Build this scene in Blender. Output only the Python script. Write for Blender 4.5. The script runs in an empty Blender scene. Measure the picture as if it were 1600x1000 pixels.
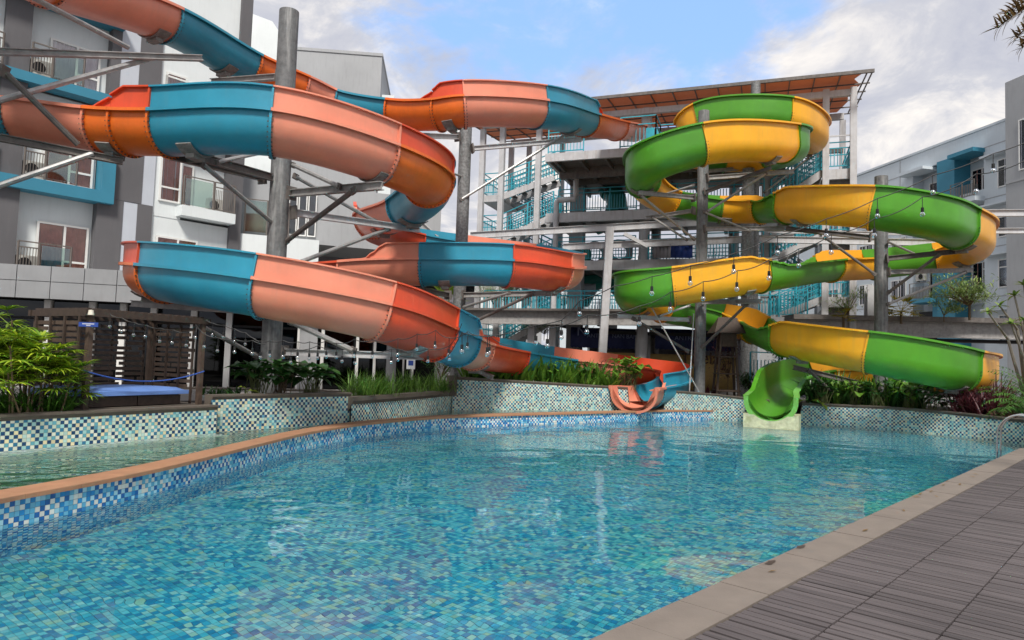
import bpy, bmesh, math, random
from mathutils import Vector, Matrix, noise
import numpy as np
R = math.radians
random.seed(7)
scene = bpy.context.scene
COL = scene.collection
# ------------------------------------------------------------------ camera
FOC, EYE, PITCH, ROLL = 1080.0, 1.6, math.atan(63/1080.0), 0.033
cp, sp, cr, sr = math.cos(PITCH), math.sin(PITCH), math.cos(ROLL), math.sin(ROLL)
FW = Vector((0, cp, sp)); R0 = Vector((1, 0, 0)); U0 = Vector((0, -sp, cp))
RT = R0*cr + U0*sr; UP = U0*cr - R0*sr
CAM = Vector((0, 0, EYE))
cd = bpy.data.cameras.new('camera'); cam = bpy.data.objects.new('camera', cd); COL.objects.link(cam)
cd.sensor_width = 36.0; cd.lens = FOC/1600*36; cd.clip_start = .05; cd.clip_end = 2000
cam.matrix_world = Matrix(((RT.x, UP.x, -FW.x, 0), (RT.y, UP.y, -FW.y, 0), (RT.z, UP.z, -FW.z, EYE), (0, 0, 0, 1)))
scene.camera = cam
scene.view_settings.view_transform = 'Standard'; scene.view_settings.look = 'None'
scene.view_settings.exposure = 0.85; scene.view_settings.gamma = 1.0; scene.view_settings.use_curve_mapping = False
scene.render.engine = 'CYCLES'
scene.cycles.use_denoising = True; scene.cycles.max_bounces = 10; scene.cycles.transmission_bounces = 8
scene.cycles.diffuse_bounces = 3; scene.cycles.glossy_bounces = 4; scene.cycles.transparent_max_bounces = 12
scene.cycles.sample_clamp_indirect = 6.0; scene.cycles.blur_glossy = 0.3
# ------------------------------------------------------------------ sky and sun
SUN_EL, SUN_ROT = R(50), R(176)
world = bpy.data.worlds.new("World"); scene.world = world; world.use_nodes = True
nt = world.node_tree; N = nt.nodes; L = nt.links; N.clear()
def wn(t, **k):
    n = N.new(t)
    for a, b in k.items(): setattr(n, a, b)
    return n
def wmath(op, a, b=None, clamp=False):
    n = wn('ShaderNodeMath', operation=op, use_clamp=clamp)
    for i, v in enumerate((a, b)):
        if v is None: continue
        if isinstance(v, (int, float)): n.inputs[i].default_value = v
        else: L.new(v, n.inputs[i])
    return n.outputs[0]
wout = wn('ShaderNodeOutputWorld')
sky = wn('ShaderNodeTexSky', sky_type='NISHITA', sun_disc=False)
sky.sun_elevation = SUN_EL; sky.sun_rotation = SUN_ROT; sky.air_density = 1.0; sky.dust_density = 1.6; sky.ozone_density = 1.6
bg1 = wn('ShaderNodeBackground'); bg1.inputs[1].default_value = 0.15; L.new(sky.outputs[0], bg1.inputs[0])
tc = wn('ShaderNodeTexCoord')
sx = wn('ShaderNodeSeparateXYZ'); L.new(tc.outputs['Generated'], sx.inputs[0])
zc = wmath('ADD', wmath('MAXIMUM', sx.outputs[2], 0.0), 0.22)
cx = wmath('DIVIDE', sx.outputs[0], zc); cy = wmath('DIVIDE', sx.outputs[1], zc)
cb = wn('ShaderNodeCombineXYZ'); L.new(cx, cb.inputs[0]); L.new(cy, cb.inputs[1])
def wnoise(scale, detail, rough=.55, dist=0., off=(0, 0, 0)):
    mp = wn('ShaderNodeMapping'); mp.inputs['Location'].default_value = off; L.new(cb.outputs[0], mp.inputs[0])
    n = wn('ShaderNodeTexNoise'); n.inputs['Scale'].default_value = scale; n.inputs['Detail'].default_value = detail
    n.inputs['Roughness'].default_value = rough; n.inputs['Distortion'].default_value = dist; L.new(mp.outputs[0], n.inputs['Vector'])
    return n.outputs[0]
# a gap of open blue sky, high in the middle of the view
gd = (FW + RT*(110/FOC) + UP*(470/FOC)).normalized()
vd = wn('ShaderNodeVectorMath', operation='DOT_PRODUCT'); vd.inputs[1].default_value = gd; L.new(tc.outputs['Generated'], vd.inputs[0])
gapn = wn('ShaderNodeMapRange'); gapn.inputs[1].default_value = .925; gapn.inputs[2].default_value = .998; gapn.interpolation_type = 'SMOOTHSTEP'
L.new(vd.outputs['Value'], gapn.inputs[0])
n1 = wnoise(1.15, 9, .62, .25, (3.1, 1.7, 0)); n2 = wnoise(3.2, 8, .6, .4, (.4, 5.0, 0))
n4 = wnoise(9.0, 8, .62, .3, (1.4, 3.0, 0)); cov = wmath('ADD', wmath('ADD', wmath('MULTIPLY', n1, .62), wmath('MULTIPLY', n2, .38)), wmath('MULTIPLY', n4, .16))
cov = wmath('SUBTRACT', wmath('ADD', cov, .125), wmath('MULTIPLY', gapn.outputs[0], .25))
cov = wmath('ADD', cov, wmath('MINIMUM', wmath('MAXIMUM', wmath('MULTIPLY', wmath('SUBTRACT', .44, sx.outputs[2]), 1.0), 0.0), .09))
mr = wn('ShaderNodeMapRange'); mr.inputs[1].default_value = .45; mr.inputs[2].default_value = .62; mr.interpolation_type = 'SMOOTHSTEP'; L.new(cov, mr.inputs[0])
# cloud brightness: grey lavender bodies, pale cream tops
n3 = wnoise(3.0, 10, .62, .5, (7.7, 2.2, 0))
rp = wn('ShaderNodeValToRGB'); L.new(n3, rp.inputs[0])
e = rp.color_ramp.elements; e[0].position = .30; e[0].color = (.27, .285, .35, 1); e[1].position = .70; e[1].color = (.66, .62, .57, 1)
m_ = e.new(.5); m_.color = (.37, .375, .41, 1)
bg2 = wn('ShaderNodeBackground'); bg2.inputs[1].default_value = 1.0; L.new(rp.outputs[0], bg2.inputs[0])
# thin veil that pales the blue
bg3 = wn('ShaderNodeBackground'); bg3.inputs[0].default_value = (.21, .36, .66, 1); bg3.inputs[1].default_value = 1.0
mv = wn('ShaderNodeMixShader'); mv.inputs[0].default_value = .72; L.new(bg1.outputs[0], mv.inputs[1]); L.new(bg3.outputs[0], mv.inputs[2])
mx = wn('ShaderNodeMixShader'); L.new(mr.outputs[0], mx.inputs[0]); L.new(mv.outputs[0], mx.inputs[1]); L.new(bg2.outputs[0], mx.inputs[2])
L.new(mx.outputs[0], wout.inputs[0])
sd = bpy.data.lights.new('sun', 'SUN'); sun = bpy.data.objects.new('sun', sd); COL.objects.link(sun)
sd.energy = 2.3; sd.angle = R(11); sd.color = (1.0, .95, .88)
sundir = Vector((math.sin(SUN_ROT)*math.cos(SUN_EL), math.cos(SUN_ROT)*math.cos(SUN_EL), math.sin(SUN_EL)))
sun.rotation_euler = (-sundir).to_track_quat('-Z', 'Y').to_euler()
# ------------------------------------------------------------------ geometry helpers
def ray(px, py): return FW + RT*((px-800)/FOC) + UP*((500-py)/FOC)
def P(px, py, Y): d = ray(px, py); return CAM + d*(Y/d.y)
def G(px, py, z): d = ray(px, py); return CAM + d*((z-EYE)/d.z)
def cyl(px, py, c, r, far=False):
    d = ray(px, py); a = d.x**2+d.y**2; b = -2*(d.x*c[0]+d.y*c[1]); q = c[0]**2+c[1]**2-r*r
    disc = b*b-4*a*q
    t = -b/(2*a) if disc < 0 else (-b+(1 if far else -1)*math.sqrt(disc))/(2*a)
    return CAM + d*t
def plane(px, py, p0, dr):
    """ray against the vertical plane through p0 along horizontal dr -> (s, z)"""
    n = Vector((-dr[1], dr[0])); d = ray(px, py)
    t = (n.x*p0[0]+n.y*p0[1])/(n.x*d.x+n.y*d.y); q = CAM+d*t
    return (q.x-p0[0])*dr[0]+(q.y-p0[1])*dr[1], q.z
def zpy(X, Y, py):
    lo, hi = -5, 40
    for _ in range(40):
        m = (lo+hi)/2; v = Vector((X, Y, m))-CAM; y = 500-FOC*v.dot(UP)/v.dot(FW)
        if y > py: lo = m
        else: hi = m
    return m
def proj(p):
    v = Vector(p)-CAM; k = v.dot(FW); return 800+FOC*v.dot(RT)/k, 500-FOC*v.dot(UP)/k

def wloc(o):
    v = Vector((0, 0, 0))
    while o is not None: v += o.location; o = o.parent
    return v
def tag(o, label=None, cat=None, group=None, kind=None):
    if label: o['label'] = label
    if cat: o['category'] = cat
    if group: o['group'] = group
    if kind: o['kind'] = kind
    return o
def empty(name, loc, label=None, cat=None, group=None):
    o = bpy.data.objects.new(name, None); COL.objects.link(o); o.location = loc; o.empty_display_size = .2
    return tag(o, label, cat, group)
class MB:
    def __init__(s): s.v = []; s.f = []; s.m = []; s.uv = None
    def add(s, vs, fs, m=0):
        k = len(s.v); s.v += [tuple(v) for v in vs]; s.f += [tuple(i+k for i in f) for f in fs]; s.m += [m]*len(fs)
    def box(s, lo, hi, m=0):
        (a, b, c), (d, e, f) = lo, hi
        s.add([(a,b,c),(d,b,c),(d,e,c),(a,e,c),(a,b,f),(d,b,f),(d,e,f),(a,e,f)],
              [(0,3,2,1),(4,5,6,7),(0,1,5,4),(1,2,6,5),(2,3,7,6),(3,0,4,7)], m)
    def obox(s, o, ax, ay, az, m=0):
        """box from corner o along three edge vectors"""
        o, ax, ay, az = map(Vector, (o, ax, ay, az))
        c = [o, o+ax, o+ax+ay, o+ay, o+az, o+ax+az, o+ax+ay+az, o+ay+az]
        s.add(c, [(0,3,2,1),(4,5,6,7),(0,1,5,4),(1,2,6,5),(2,3,7,6),(3,0,4,7)], m)
    def bar(s, a, b, w, h, m=0, up=(0, 0, 1)):
        a, b = Vector(a), Vector(b); t = (b-a)
        if t.length < 1e-6: return
        t.normalize(); u = Vector(up)
        if abs(t.dot(u)) > .98: u = Vector((0, 1, 0))
        r = t.cross(u).normalized(); u = r.cross(t)
        s.obox(a-r*w/2-u*h/2, r*w, b-a, u*h, m)
    def hbeam(s, a, b, w, h, m=0, t=.018):
        """I section: two flanges and a web"""
        a, b = Vector(a), Vector(b); d = (b-a).normalized(); u = Vector((0, 0, 1))
        if abs(d.dot(u)) > .98: u = Vector((0, 1, 0))
        r = d.cross(u).normalized(); u = r.cross(d)
        s.obox(a-r*w/2+u*(h/2-t), r*w, b-a, u*t, m); s.obox(a-r*w/2-u*h/2, r*w, b-a, u*t, m)
        s.obox(a-r*t/2-u*(h/2-t), r*t, b-a, u*(h-2*t), m)
    def tube(s, pts, r, n=8, m=0, cap=True, r2=None):
        pts = [Vector(p) for p in pts]; k = len(s.v); prev = None; q = len(pts)
        for i, p in enumerate(pts):
            t = (pts[min(i+1, q-1)]-pts[max(i-1, 0)]).normalized()
            if prev is None:
                u = Vector((0, 0, 1)) if abs(t.z) < .9 else Vector((1, 0, 0)); x = t.cross(u).normalized()
            else: x = (prev-t*prev.dot(t)).normalized()
            prev = x; y = t.cross(x)
            rr = r if r2 is None else r+(r2-r)*i/(q-1)
            for j in range(n):
                a = 2*math.pi*j/n; s.v.append(tuple(p+x*(rr*math.cos(a))+y*(rr*math.sin(a))))
        for i in range(q-1):
            for j in range(n):
                j2 = (j+1) % n; s.f.append((k+i*n+j, k+i*n+j2, k+(i+1)*n+j2, k+(i+1)*n+j)); s.m.append(m)
        if cap:
            s.f.append(tuple(k+j for j in range(n))[::-1]); s.f.append(tuple(k+(q-1)*n+j for j in range(n))); s.m += [m, m]
    def lathe(s, o, prof, n=12, m=0):
        o = Vector(o); k = len(s.v)
        for r, z in prof:
            for j in range(n):
                a = 2*math.pi*j/n; s.v.append((o.x+r*math.cos(a), o.y+r*math.sin(a), o.z+z))
        for i in range(len(prof)-1):
            for j in range(n):
                j2 = (j+1) % n; s.f.append((k+i*n+j, k+i*n+j2, k+(i+1)*n+j2, k+(i+1)*n+j)); s.m.append(m)
    def build(s, name, mat, parent=None, smooth=False):
        me = bpy.data.meshes.new(name)
        off = wloc(parent) if parent is not None else Vector((0, 0, 0))
        vs = [(v[0]-off.x, v[1]-off.y, v[2]-off.z) for v in s.v] if parent is not None else s.v
        me.from_pydata(vs, [], s.f)
        for mt in (mat if isinstance(mat, (list, tuple)) else [mat]): me.materials.append(mt)
        if isinstance(mat, (list, tuple)): me.polygons.foreach_set('material_index', s.m)
        if smooth is True: me.polygons.foreach_set('use_smooth', [True]*len(me.polygons))
        elif smooth:
            me.polygons.foreach_set('use_smooth', [True]*len(me.polygons)); me.set_sharp_from_angle(angle=R(smooth))
        if s.uv is not None:
            ul = me.uv_layers.new(name='UVMap')
            flat = [c for f in s.f for i in f for c in s.uv[i]]
            ul.data.foreach_set('uv', flat)
        me.update()
        o = bpy.data.objects.new(name, me); COL.objects.link(o)
        if parent is not None: o.parent = parent
        return o
def base(o_mb):
    """lowest centre of what a builder holds: where its thing stands"""
    a = np.array(o_mb.v); return Vector(((a[:, 0].min()+a[:, 0].max())/2, (a[:, 1].min()+a[:, 1].max())/2, a[:, 2].min()))
def copy_tree(o, parent=None):
    c = o.copy(); COL.objects.link(c); c.parent = parent
    for ch in [q for q in o.children]: copy_tree(ch, c)
    return c
# ------------------------------------------------------------------ materials
def nodes(name):
    m = bpy.data.materials.new(name); m.use_nodes = True; t = m.node_tree
    b = t.nodes['Principled BSDF']; return m, t, t.nodes, t.links, b
def mat(name, col, rough=.6, var=.18, scale=3., metal=0., bump=.0, bscale=40., spec=.5, streak=0., coat=0., stain=None, stain_amt=0., rvar=.1):
    m, t, nn, ll, b = nodes(name)
    b.inputs['Roughness'].default_value = rough; b.inputs['Metallic'].default_value = metal
    b.inputs['Specular IOR Level'].default_value = spec
    if coat: b.inputs['Coat Weight'].default_value = coat; b.inputs['Coat Roughness'].default_value = .15
    g = nn.new('ShaderNodeNewGeometry')
    def nz(sc, det=6, vec=None, rough_=.6):
        n = nn.new('ShaderNodeTexNoise'); n.inputs['Scale'].default_value = sc; n.inputs['Detail'].default_value = det; n.inputs['Roughness'].default_value = rough_
        ll.new(vec or g.outputs['Position'], n.inputs['Vector']); return n.outputs[0]
    rampn = nn.new('ShaderNodeMapRange'); rampn.inputs[1].default_value = .3; rampn.inputs[2].default_value = .7
    rampn.inputs[3].default_value = 1-var; rampn.inputs[4].default_value = 1+var*.6; ll.new(nz(scale), rampn.inputs[0])
    mul = nn.new('ShaderNodeVectorMath'); mul.operation = 'SCALE'; mul.inputs[0].default_value = col[:3]; ll.new(rampn.outputs[0], mul.inputs['Scale'])
    out = mul.outputs[0]
    if streak or stain_amt:
        mp = nn.new('ShaderNodeMapping'); mp.inputs['Scale'].default_value = (9, 9, .9) if streak else (2.2, 2.2, 2.2); ll.new(g.outputs['Position'], mp.inputs[0])
        s2 = nz(1.0, 7, mp.outputs[0], .65)
        r2 = nn.new('ShaderNodeMapRange'); r2.inputs[1].default_value = .5; r2.inputs[2].default_value = .75; r2.inputs[4].default_value = max(streak, stain_amt); ll.new(s2, r2.inputs[0])
        mix = nn.new('ShaderNodeMix'); mix.data_type = 'RGBA'; ll.new(r2.outputs[0], mix.inputs[0]); ll.new(out, mix.inputs[6])
        mix.inputs[7].default_value = tuple(stain or [c*.35 for c in col[:3]])+(1,); out = mix.outputs[2]
    ll.new(out, b.inputs['Base Color'])
    rr = nn.new('ShaderNodeMapRange'); rr.inputs[3].default_value = max(0, rough-rvar); rr.inputs[4].default_value = min(1, rough+rvar); ll.new(nz(scale*3.1), rr.inputs[0]); ll.new(rr.outputs[0], b.inputs['Roughness'])
    if bump:
        bp = nn.new('ShaderNodeBump'); bp.inputs['Strength'].default_value = bump; bp.inputs['Distance'].default_value = .01; ll.new(nz(bscale, 5), bp.inputs['Height']); ll.new(bp.outputs[0], b.inputs['Normal'])
    return m
def tile_mat(name, pal_a, pal_b, cell, grout, coord='UV', rot=0., gw=.05, rough=.18, bumpy=.3):
    """mosaic: a random colour per cell; odd and even cells draw from two palettes"""
    m, t, nn, ll, b = nodes(name)
    if coord == 'UV':
        c = nn.new('ShaderNodeTexCoord').outputs['UV']
    else: c = nn.new('ShaderNodeNewGeometry').outputs['Position']
    mp = nn.new('ShaderNodeMapping'); mp.vector_type = 'POINT'; mp.inputs['Rotation'].default_value = (0, 0, rot); mp.inputs['Scale'].default_value = (1/cell,)*3
    ll.new(c, mp.inputs[0])
    sep = nn.new('ShaderNodeSeparateXYZ'); ll.new(mp.outputs[0], sep.inputs[0])
    def mth(op, a, bb=None, cc=None):
        n = nn.new('ShaderNodeMath'); n.operation = op
        for i, v in enumerate((a, bb, cc)):
            if v is None: continue
            if isinstance(v, (int, float)): n.inputs[i].default_value = v
            else: ll.new(v, n.inputs[i])
        return n.outputs[0]
    fx, fy = mth('FLOOR', sep.outputs[0]), mth('FLOOR', sep.outputs[1])
    comb = nn.new('ShaderNodeCombineXYZ'); ll.new(fx, comb.inputs[0]); ll.new(fy, comb.inputs[1])
    wnn = nn.new('ShaderNodeTexWhiteNoise'); wnn.noise_dimensions = '2D'; ll.new(comb.outputs[0], wnn.inputs['Vector'])
    # drifts of one palette over another, as the boxes of tiles were laid
    big = nn.new('ShaderNodeTexNoise'); big.inputs['Scale'].default_value = .09; big.inputs['Detail'].default_value = 2; ll.new(comb.outputs[0], big.inputs['Vector'])
    val = mth('ADD', mth('MULTIPLY', wnn.outputs[0], .9), mth('MULTIPLY', mth('SUBTRACT', big.outputs[0], .45), .35))
    def ramp(pal):
        r = nn.new('ShaderNodeValToRGB'); r.color_ramp.interpolation = 'CONSTANT'; ee = r.color_ramp.elements
        acc = 0; tot = sum(p[0] for p in pal)
        for i, (w, cl) in enumerate(pal):
            el = ee[i] if i < 2 else ee.new(acc/tot)
            el.position = acc/tot; el.color = tuple(cl)+(1,); acc += w
        ll.new(val, r.inputs[0]); return r.outputs[0]
    par = mth('MODULO', mth('ABSOLUTE', mth('ADD', fx, fy)), 2.0)
    mix = nn.new('ShaderNodeMix'); mix.data_type = 'RGBA'; ll.new(par, mix.inputs[0]); ll.new(ramp(pal_a), mix.inputs[6]); ll.new(ramp(pal_b), mix.inputs[7])
    jit = nn.new('ShaderNodeMapRange'); jit.inputs[3].default_value = .85; jit.inputs[4].default_value = 1.12; ll.new(wnn.outputs[1], jit.inputs[0])
    ml = nn.new('ShaderNodeVectorMath'); ml.operation = 'SCALE'; ll.new(mix.outputs[2], ml.inputs[0]); ll.new(jit.outputs[0], ml.inputs['Scale'])
    ax = mth('ABSOLUTE', mth('SUBTRACT', mth('FRACT', sep.outputs[0]), .5)); ay = mth('ABSOLUTE', mth('SUBTRACT', mth('FRACT', sep.outputs[1]), .5))
    edge = mth('MAXIMUM', ax, ay); gm = nn.new('ShaderNodeMapRange'); gm.inputs[1].default_value = .5-gw; gm.inputs[2].default_value = .5-gw*.6; ll.new(edge, gm.inputs[0])
    g2 = nn.new('ShaderNodeMix'); g2.data_type = 'RGBA'; ll.new(gm.outputs[0], g2.inputs[0]); ll.new(ml.outputs[0], g2.inputs[6]); g2.inputs[7].default_value = tuple(grout)+(1,)
    ll.new(g2.outputs[2], b.inputs['Base Color'])
    rr = mth('ADD', mth('MULTIPLY', gm.outputs[0], .6), rough); ll.new(rr, b.inputs['Roughness'])
    bp = nn.new('ShaderNodeBump'); bp.inputs['Strength'].default_value = bumpy; bp.inputs['Distance'].default_value = .003; bp.invert = True
    ll.new(gm.outputs[0], bp.inputs['Height']); ll.new(bp.outputs[0], b.inputs['Normal'])
    return m
def leaf_mat(name, c1, c2, rough=.45, c3=None):
    m, t, nn, ll, b = nodes(name)
    b.inputs['Roughness'].default_value = rough
    oi = nn.new('ShaderNodeNewGeometry'); n = nn.new('ShaderNodeTexNoise'); n.inputs['Scale'].default_value = 6; n.inputs['Detail'].default_value = 4
    ll.new(oi.outputs['Position'], n.inputs['Vector'])
    ad = nn.new('ShaderNodeMath'); ad.operation = 'ADD'; mu = nn.new('ShaderNodeMath'); mu.operation = 'MULTIPLY'; mu.inputs[1].default_value = .55
    ll.new(oi.outputs['Random Per Island'], mu.inputs[0]); ll.new(mu.outputs[0], ad.inputs[0])
    m2 = nn.new('ShaderNodeMath'); m2.operation = 'MULTIPLY'; m2.inputs[1].default_value = .5; ll.new(n.outputs[0], m2.inputs[0]); ll.new(m2.outputs[0], ad.inputs[1])
    r = nn.new('ShaderNodeValToRGB'); ee = r.color_ramp.elements; ee[0].position = .2; ee[0].color = tuple(c1)+(1,); ee[1].position = .78; ee[1].color = tuple(c2)+(1,)
    if c3: x = ee.new(.93); x.color = tuple(c3)+(1,)
    ll.new(ad.outputs[0], r.inputs[0]); ll.new(r.outputs[0], b.inputs['Base Color'])
    tr = nn.new('ShaderNodeBsdfTranslucent'); ll.new(r.outputs[0], tr.inputs[0]); mx_ = nn.new('ShaderNodeMixShader'); mx_.inputs[0].default_value = .25
    ll.new(b.outputs[0], mx_.inputs[1]); ll.new(tr.outputs[0], mx_.inputs[2]); ll.new(mx_.outputs[0], nn['Material Output'].inputs[0])
    return m
M = {}
M['salmon'] = mat('salmon_fibreglass', (.76, .26, .165), .34, .12, 1.3, streak=.18, stain=(.42, .22, .17), bump=.05, bscale=6)
M['orange'] = mat('orange_fibreglass', (.78, .15, .015), .36, .14, 1.2, streak=.22, stain=(.33, .07, .03), bump=.05, bscale=6)
M['red'] = mat('red_fibreglass', (.66, .075, .025), .38, .14, 1.2, streak=.25, stain=(.33, .06, .04), bump=.05, bscale=6)
M['blue'] = mat('blue_fibreglass', (.025, .26, .38), .36, .16, 1.2, streak=.25, stain=(.10, .25, .30), bump=.05, bscale=6)
M['green'] = mat('green_fibreglass', (.08, .30, .018), .36, .16, 1.1, streak=.18, stain=(.05, .17, .06), bump=.05, bscale=6)
M['yellow'] = mat('yellow_fibreglass', (.85, .40, .015), .36, .12, 1.1, streak=.28, stain=(.52, .30, .09), bump=.05, bscale=6)
M['bolt'] = mat('rusty_bolt', (.06, .045, .035), .6, .3, 30)
M['column'] = mat('weathered_column_paint', (.145, .15, .152), .7, .35, 9, bump=.4, bscale=60, streak=.7, stain=(.42, .42, .41))
M['column_b'] = mat('galvanised_column', (.21, .215, .215), .55, .55, 14, bump=.5, bscale=60, streak=.5, stain=(.10, .10, .10), metal=.2)
M['steel'] = mat('dusty_grey_steel', (.33, .32, .31), .55, .3, 7, bump=.2, streak=.45, stain=(.14, .10, .08))
M['steel_dark'] = mat('dark_stained_steel', (.13, .115, .105), .6, .35, 7, bump=.2, streak=.4, stain=(.22, .20, .18))
M['pipe'] = mat('galvanised_pipe', (.38, .38, .37), .4, .25, 8, metal=.4, streak=.4, stain=(.18, .15, .13))
M['saddle'] = mat('grimy_grey_saddle', (.24, .225, .21), .7, .4, 10, bump=.3, stain_amt=.6, stain=(.09, .075, .06))
M['white_steel'] = mat('pale_grey_painted_steel', (.50, .50, .51), .5, .14, 3, streak=.5, stain=(.27, .21, .17))
M['teal_rail'] = mat('teal_painted_rail', (.03, .33, .42), .4, .2, 5)
M['teal'] = mat('teal_wall_paint', (.035, .21, .31), .6, .08, 1)
M['wall_white'] = mat('white_wall_paint', (.70, .74, .74), .8, .07, .6, bump=.1, streak=.16, stain=(.42, .44, .43))
M['wall_pale'] = mat('pale_grey_wall_paint', (.50, .53, .58), .8, .07, .6, streak=.1)
M['wall_dark'] = mat('charcoal_wall_paint', (.115, .112, .118), .8, .12, .6, streak=.2, stain=(.17, .165, .17))
M['wall_grey'] = mat('mid_grey_wall_paint', (.36, .37, .38), .8, .1, .4, streak=.2)
M['wall_far'] = mat('far_building_paint', (.58, .64, .68), .8, .08, .5, streak=.25, stain=(.42, .44, .45))
M['wall_mauve'] = mat('mauve_grey_cladding', (.25, .24, .26), .45, .1, .5)
M['fascia'] = mat('aluminium_composite_panel', (.30, .31, .32), .4, .12, 1.2, streak=.25, stain=(.2, .2, .2))
M['frame'] = mat('white_window_frame', (.74, .74, .71), .4, .05, 2)
M['railing'] = mat('brown_grey_railing', (.14, .12, .105), .5, .2, 4)
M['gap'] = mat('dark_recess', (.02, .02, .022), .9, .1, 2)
M['terracotta'] = mat('terracotta_coping_stone', (.36, .185, .10), .7, .16, 4, bump=.25, bscale=50, stain_amt=.35, stain=(.30, .17, .11))
M['sandstone'] = mat('grey_sandstone_coping', (.19, .16, .135), .75, .14, 3, bump=.25, bscale=70, stain_amt=.45, stain=(.15, .13, .115))
M['cap'] = mat('dark_stone_cap', (.12, .10, .08), .75, .2, 5, bump=.3)
M['soil'] = mat('dark_planting_soil', (.035, .027, .02), .95, .4, 6, bump=.6, bscale=30)
M['paving'] = mat('grey_paving', (.22, .21, .2), .85, .2, 1, bump=.2)
M['wood_dark'] = mat('dark_stained_timber', (.055, .036, .026), .65, .35, 12, bump=.2)
M['wood_mid'] = mat('weathered_brown_timber', (.085, .056, .040), .7, .35, 12, bump=.2)
M['cushion'] = mat('blue_vinyl_cushion', (.14, .26, .60), .42, .15, 3, bump=.1, bscale=9)
M['rope'] = mat('blue_rope', (.03, .09, .38), .7, .3, 30)
M['cream'] = mat('cream_shade', (.7, .66, .55), .5, .05, 3)
M['sign_blue'] = mat('blue_sign', (.02, .06, .30), .5, .05, 2)
M['white_print'] = mat('white_lettering', (.75, .75, .75), .6, .02, 2)
M['navy'] = mat('navy_banner_cloth', (.008, .014, .075), .7, .15, 3, bump=.15, bscale=3)
M['ochre'] = mat('ochre_banner_cloth', (.50, .34, .12), .7, .25, 2)
M['brown_print'] = mat('brown_lettering', (.10, .05, .03), .7, .1, 2)
M['grey_print'] = mat('grey_lettering', (.16, .19, .30), .7, .1, 2)
M['black'] = mat('black_rubber', (.012, .012, .012), .5, .2, 10)
M['stainless'] = mat('stainless_tube', (.62, .62, .60), .18, .08, 4, metal=1.0, rvar=.05)
M['ac'] = mat('air_conditioner_case', (.45, .44, .40), .5, .15, 5)
M['curtain'] = mat('brown_curtain', (.62, .31, .24), .9, .18, 5)
M['curtain_w'] = mat('pale_sheer_curtain', (.75, .70, .72), .9, .12, 5)
M['stem'] = mat('plant_stem', (.13, .09, .05), .8, .3, 12)
M['stem_g'] = mat('green_stem', (.10, .12, .04), .7, .3, 12)
M['deck_slat'] = None
M['tarp'] = leaf_mat('orange_roof_tarp', (.50, .23, .13), (.62, .31, .18), .7)
M['tarp'].node_tree.nodes['Mix Shader'].inputs[0].default_value = .40
M['algae'] = mat('algae_stained_cream', (.50, .52, .34), .6, .35, 8, stain_amt=.8, stain=(.16, .22, .06))
M['petal'] = mat('pink_red_flowers', (.35, .05, .06), .7, .5, 20)
M['white_petal'] = mat('white_flowers', (.7, .7, .66), .7, .1, 20)
L_ = leaf_mat
M['lf_rhapis'] = L_('lady_palm_leaf', (.05, .14, .015), (.36, .50, .03), .4, (.50, .40, .05))
M['lf_bright'] = L_('bright_lady_palm_leaf', (.10, .24, .015), (.46, .58, .04), .4, (.7, .55, .05))
M['lf_dark'] = L_('dark_broad_leaf', (.016, .055, .012), (.05, .15, .03), .35)
M['lf_grass'] = L_('fine_grass_leaf', (.035, .11, .015), (.16, .31, .04))
M['lf_lily'] = L_('spider_lily_leaf', (.05, .15, .02), (.19, .36, .04), .4, (.35, .36, .08))
M['lf_red'] = L_('dark_red_cordyline_leaf', (.045, .012, .018), (.16, .04, .05))
M['lf_olive'] = L_('olive_fine_leaf', (.09, .19, .04), (.33, .42, .12), .5)
M['lf_yellow'] = L_('yellowing_fan_leaf', (.10, .19, .02), (.60, .40, .03), .45, (.7, .5, .05))
M['lf_lime'] = L_('lime_leaf', (.16, .30, .03), (.38, .48, .06), .4)
M['lf_fern'] = L_('fern_frond_leaf', (.025, .09, .012), (.09, .22, .025), .45)
M['lf_dry'] = L_('dry_palm_frond', (.08, .05, .025), (.28, .18, .07), .7)
M['lf_frangi'] = L_('frangipani_leaf', (.05, .13, .03), (.24, .34, .06), .4)
# glass of windows: dark, reflective panes one can look through
def glass(name, tint, alpha=.35, rough=.03):
    m, t, nn, ll, b = nodes(name)
    tr = nn.new('ShaderNodeBsdfTransparent'); tr.inputs[0].default_value = tuple(tint)+(1,)
    gl = nn.new('ShaderNodeBsdfGlossy'); gl.inputs['Roughness'].default_value = rough; gl.inputs[0].default_value = (.9, .95, 1, 1)
    fr = nn.new('ShaderNodeFresnel'); fr.inputs[0].default_value = 1.45
    ad = nn.new('ShaderNodeMath'); ad.inputs[1].default_value = alpha; ll.new(fr.outputs[0], ad.inputs[0]); ad.use_clamp = True
    mx_ = nn.new('ShaderNodeMixShader'); ll.new(ad.outputs[0], mx_.inputs[0]); ll.new(tr.outputs[0], mx_.inputs[1]); ll.new(gl.outputs[0], mx_.inputs[2])
    ll.new(mx_.outputs[0], nn['Material Output'].inputs[0]); return m
M['glass'] = glass('window_glass', (.95, .95, .95), .0)
M['glass_dark'] = glass('tinted_shop_glass', (.10, .11, .13), .0)
M['glass_green'] = glass('green_balcony_glass', (.62, .72, .66), .12)
M['bulb'] = glass('clear_bulb_glass', (.9, .9, .88), .12)
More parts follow.
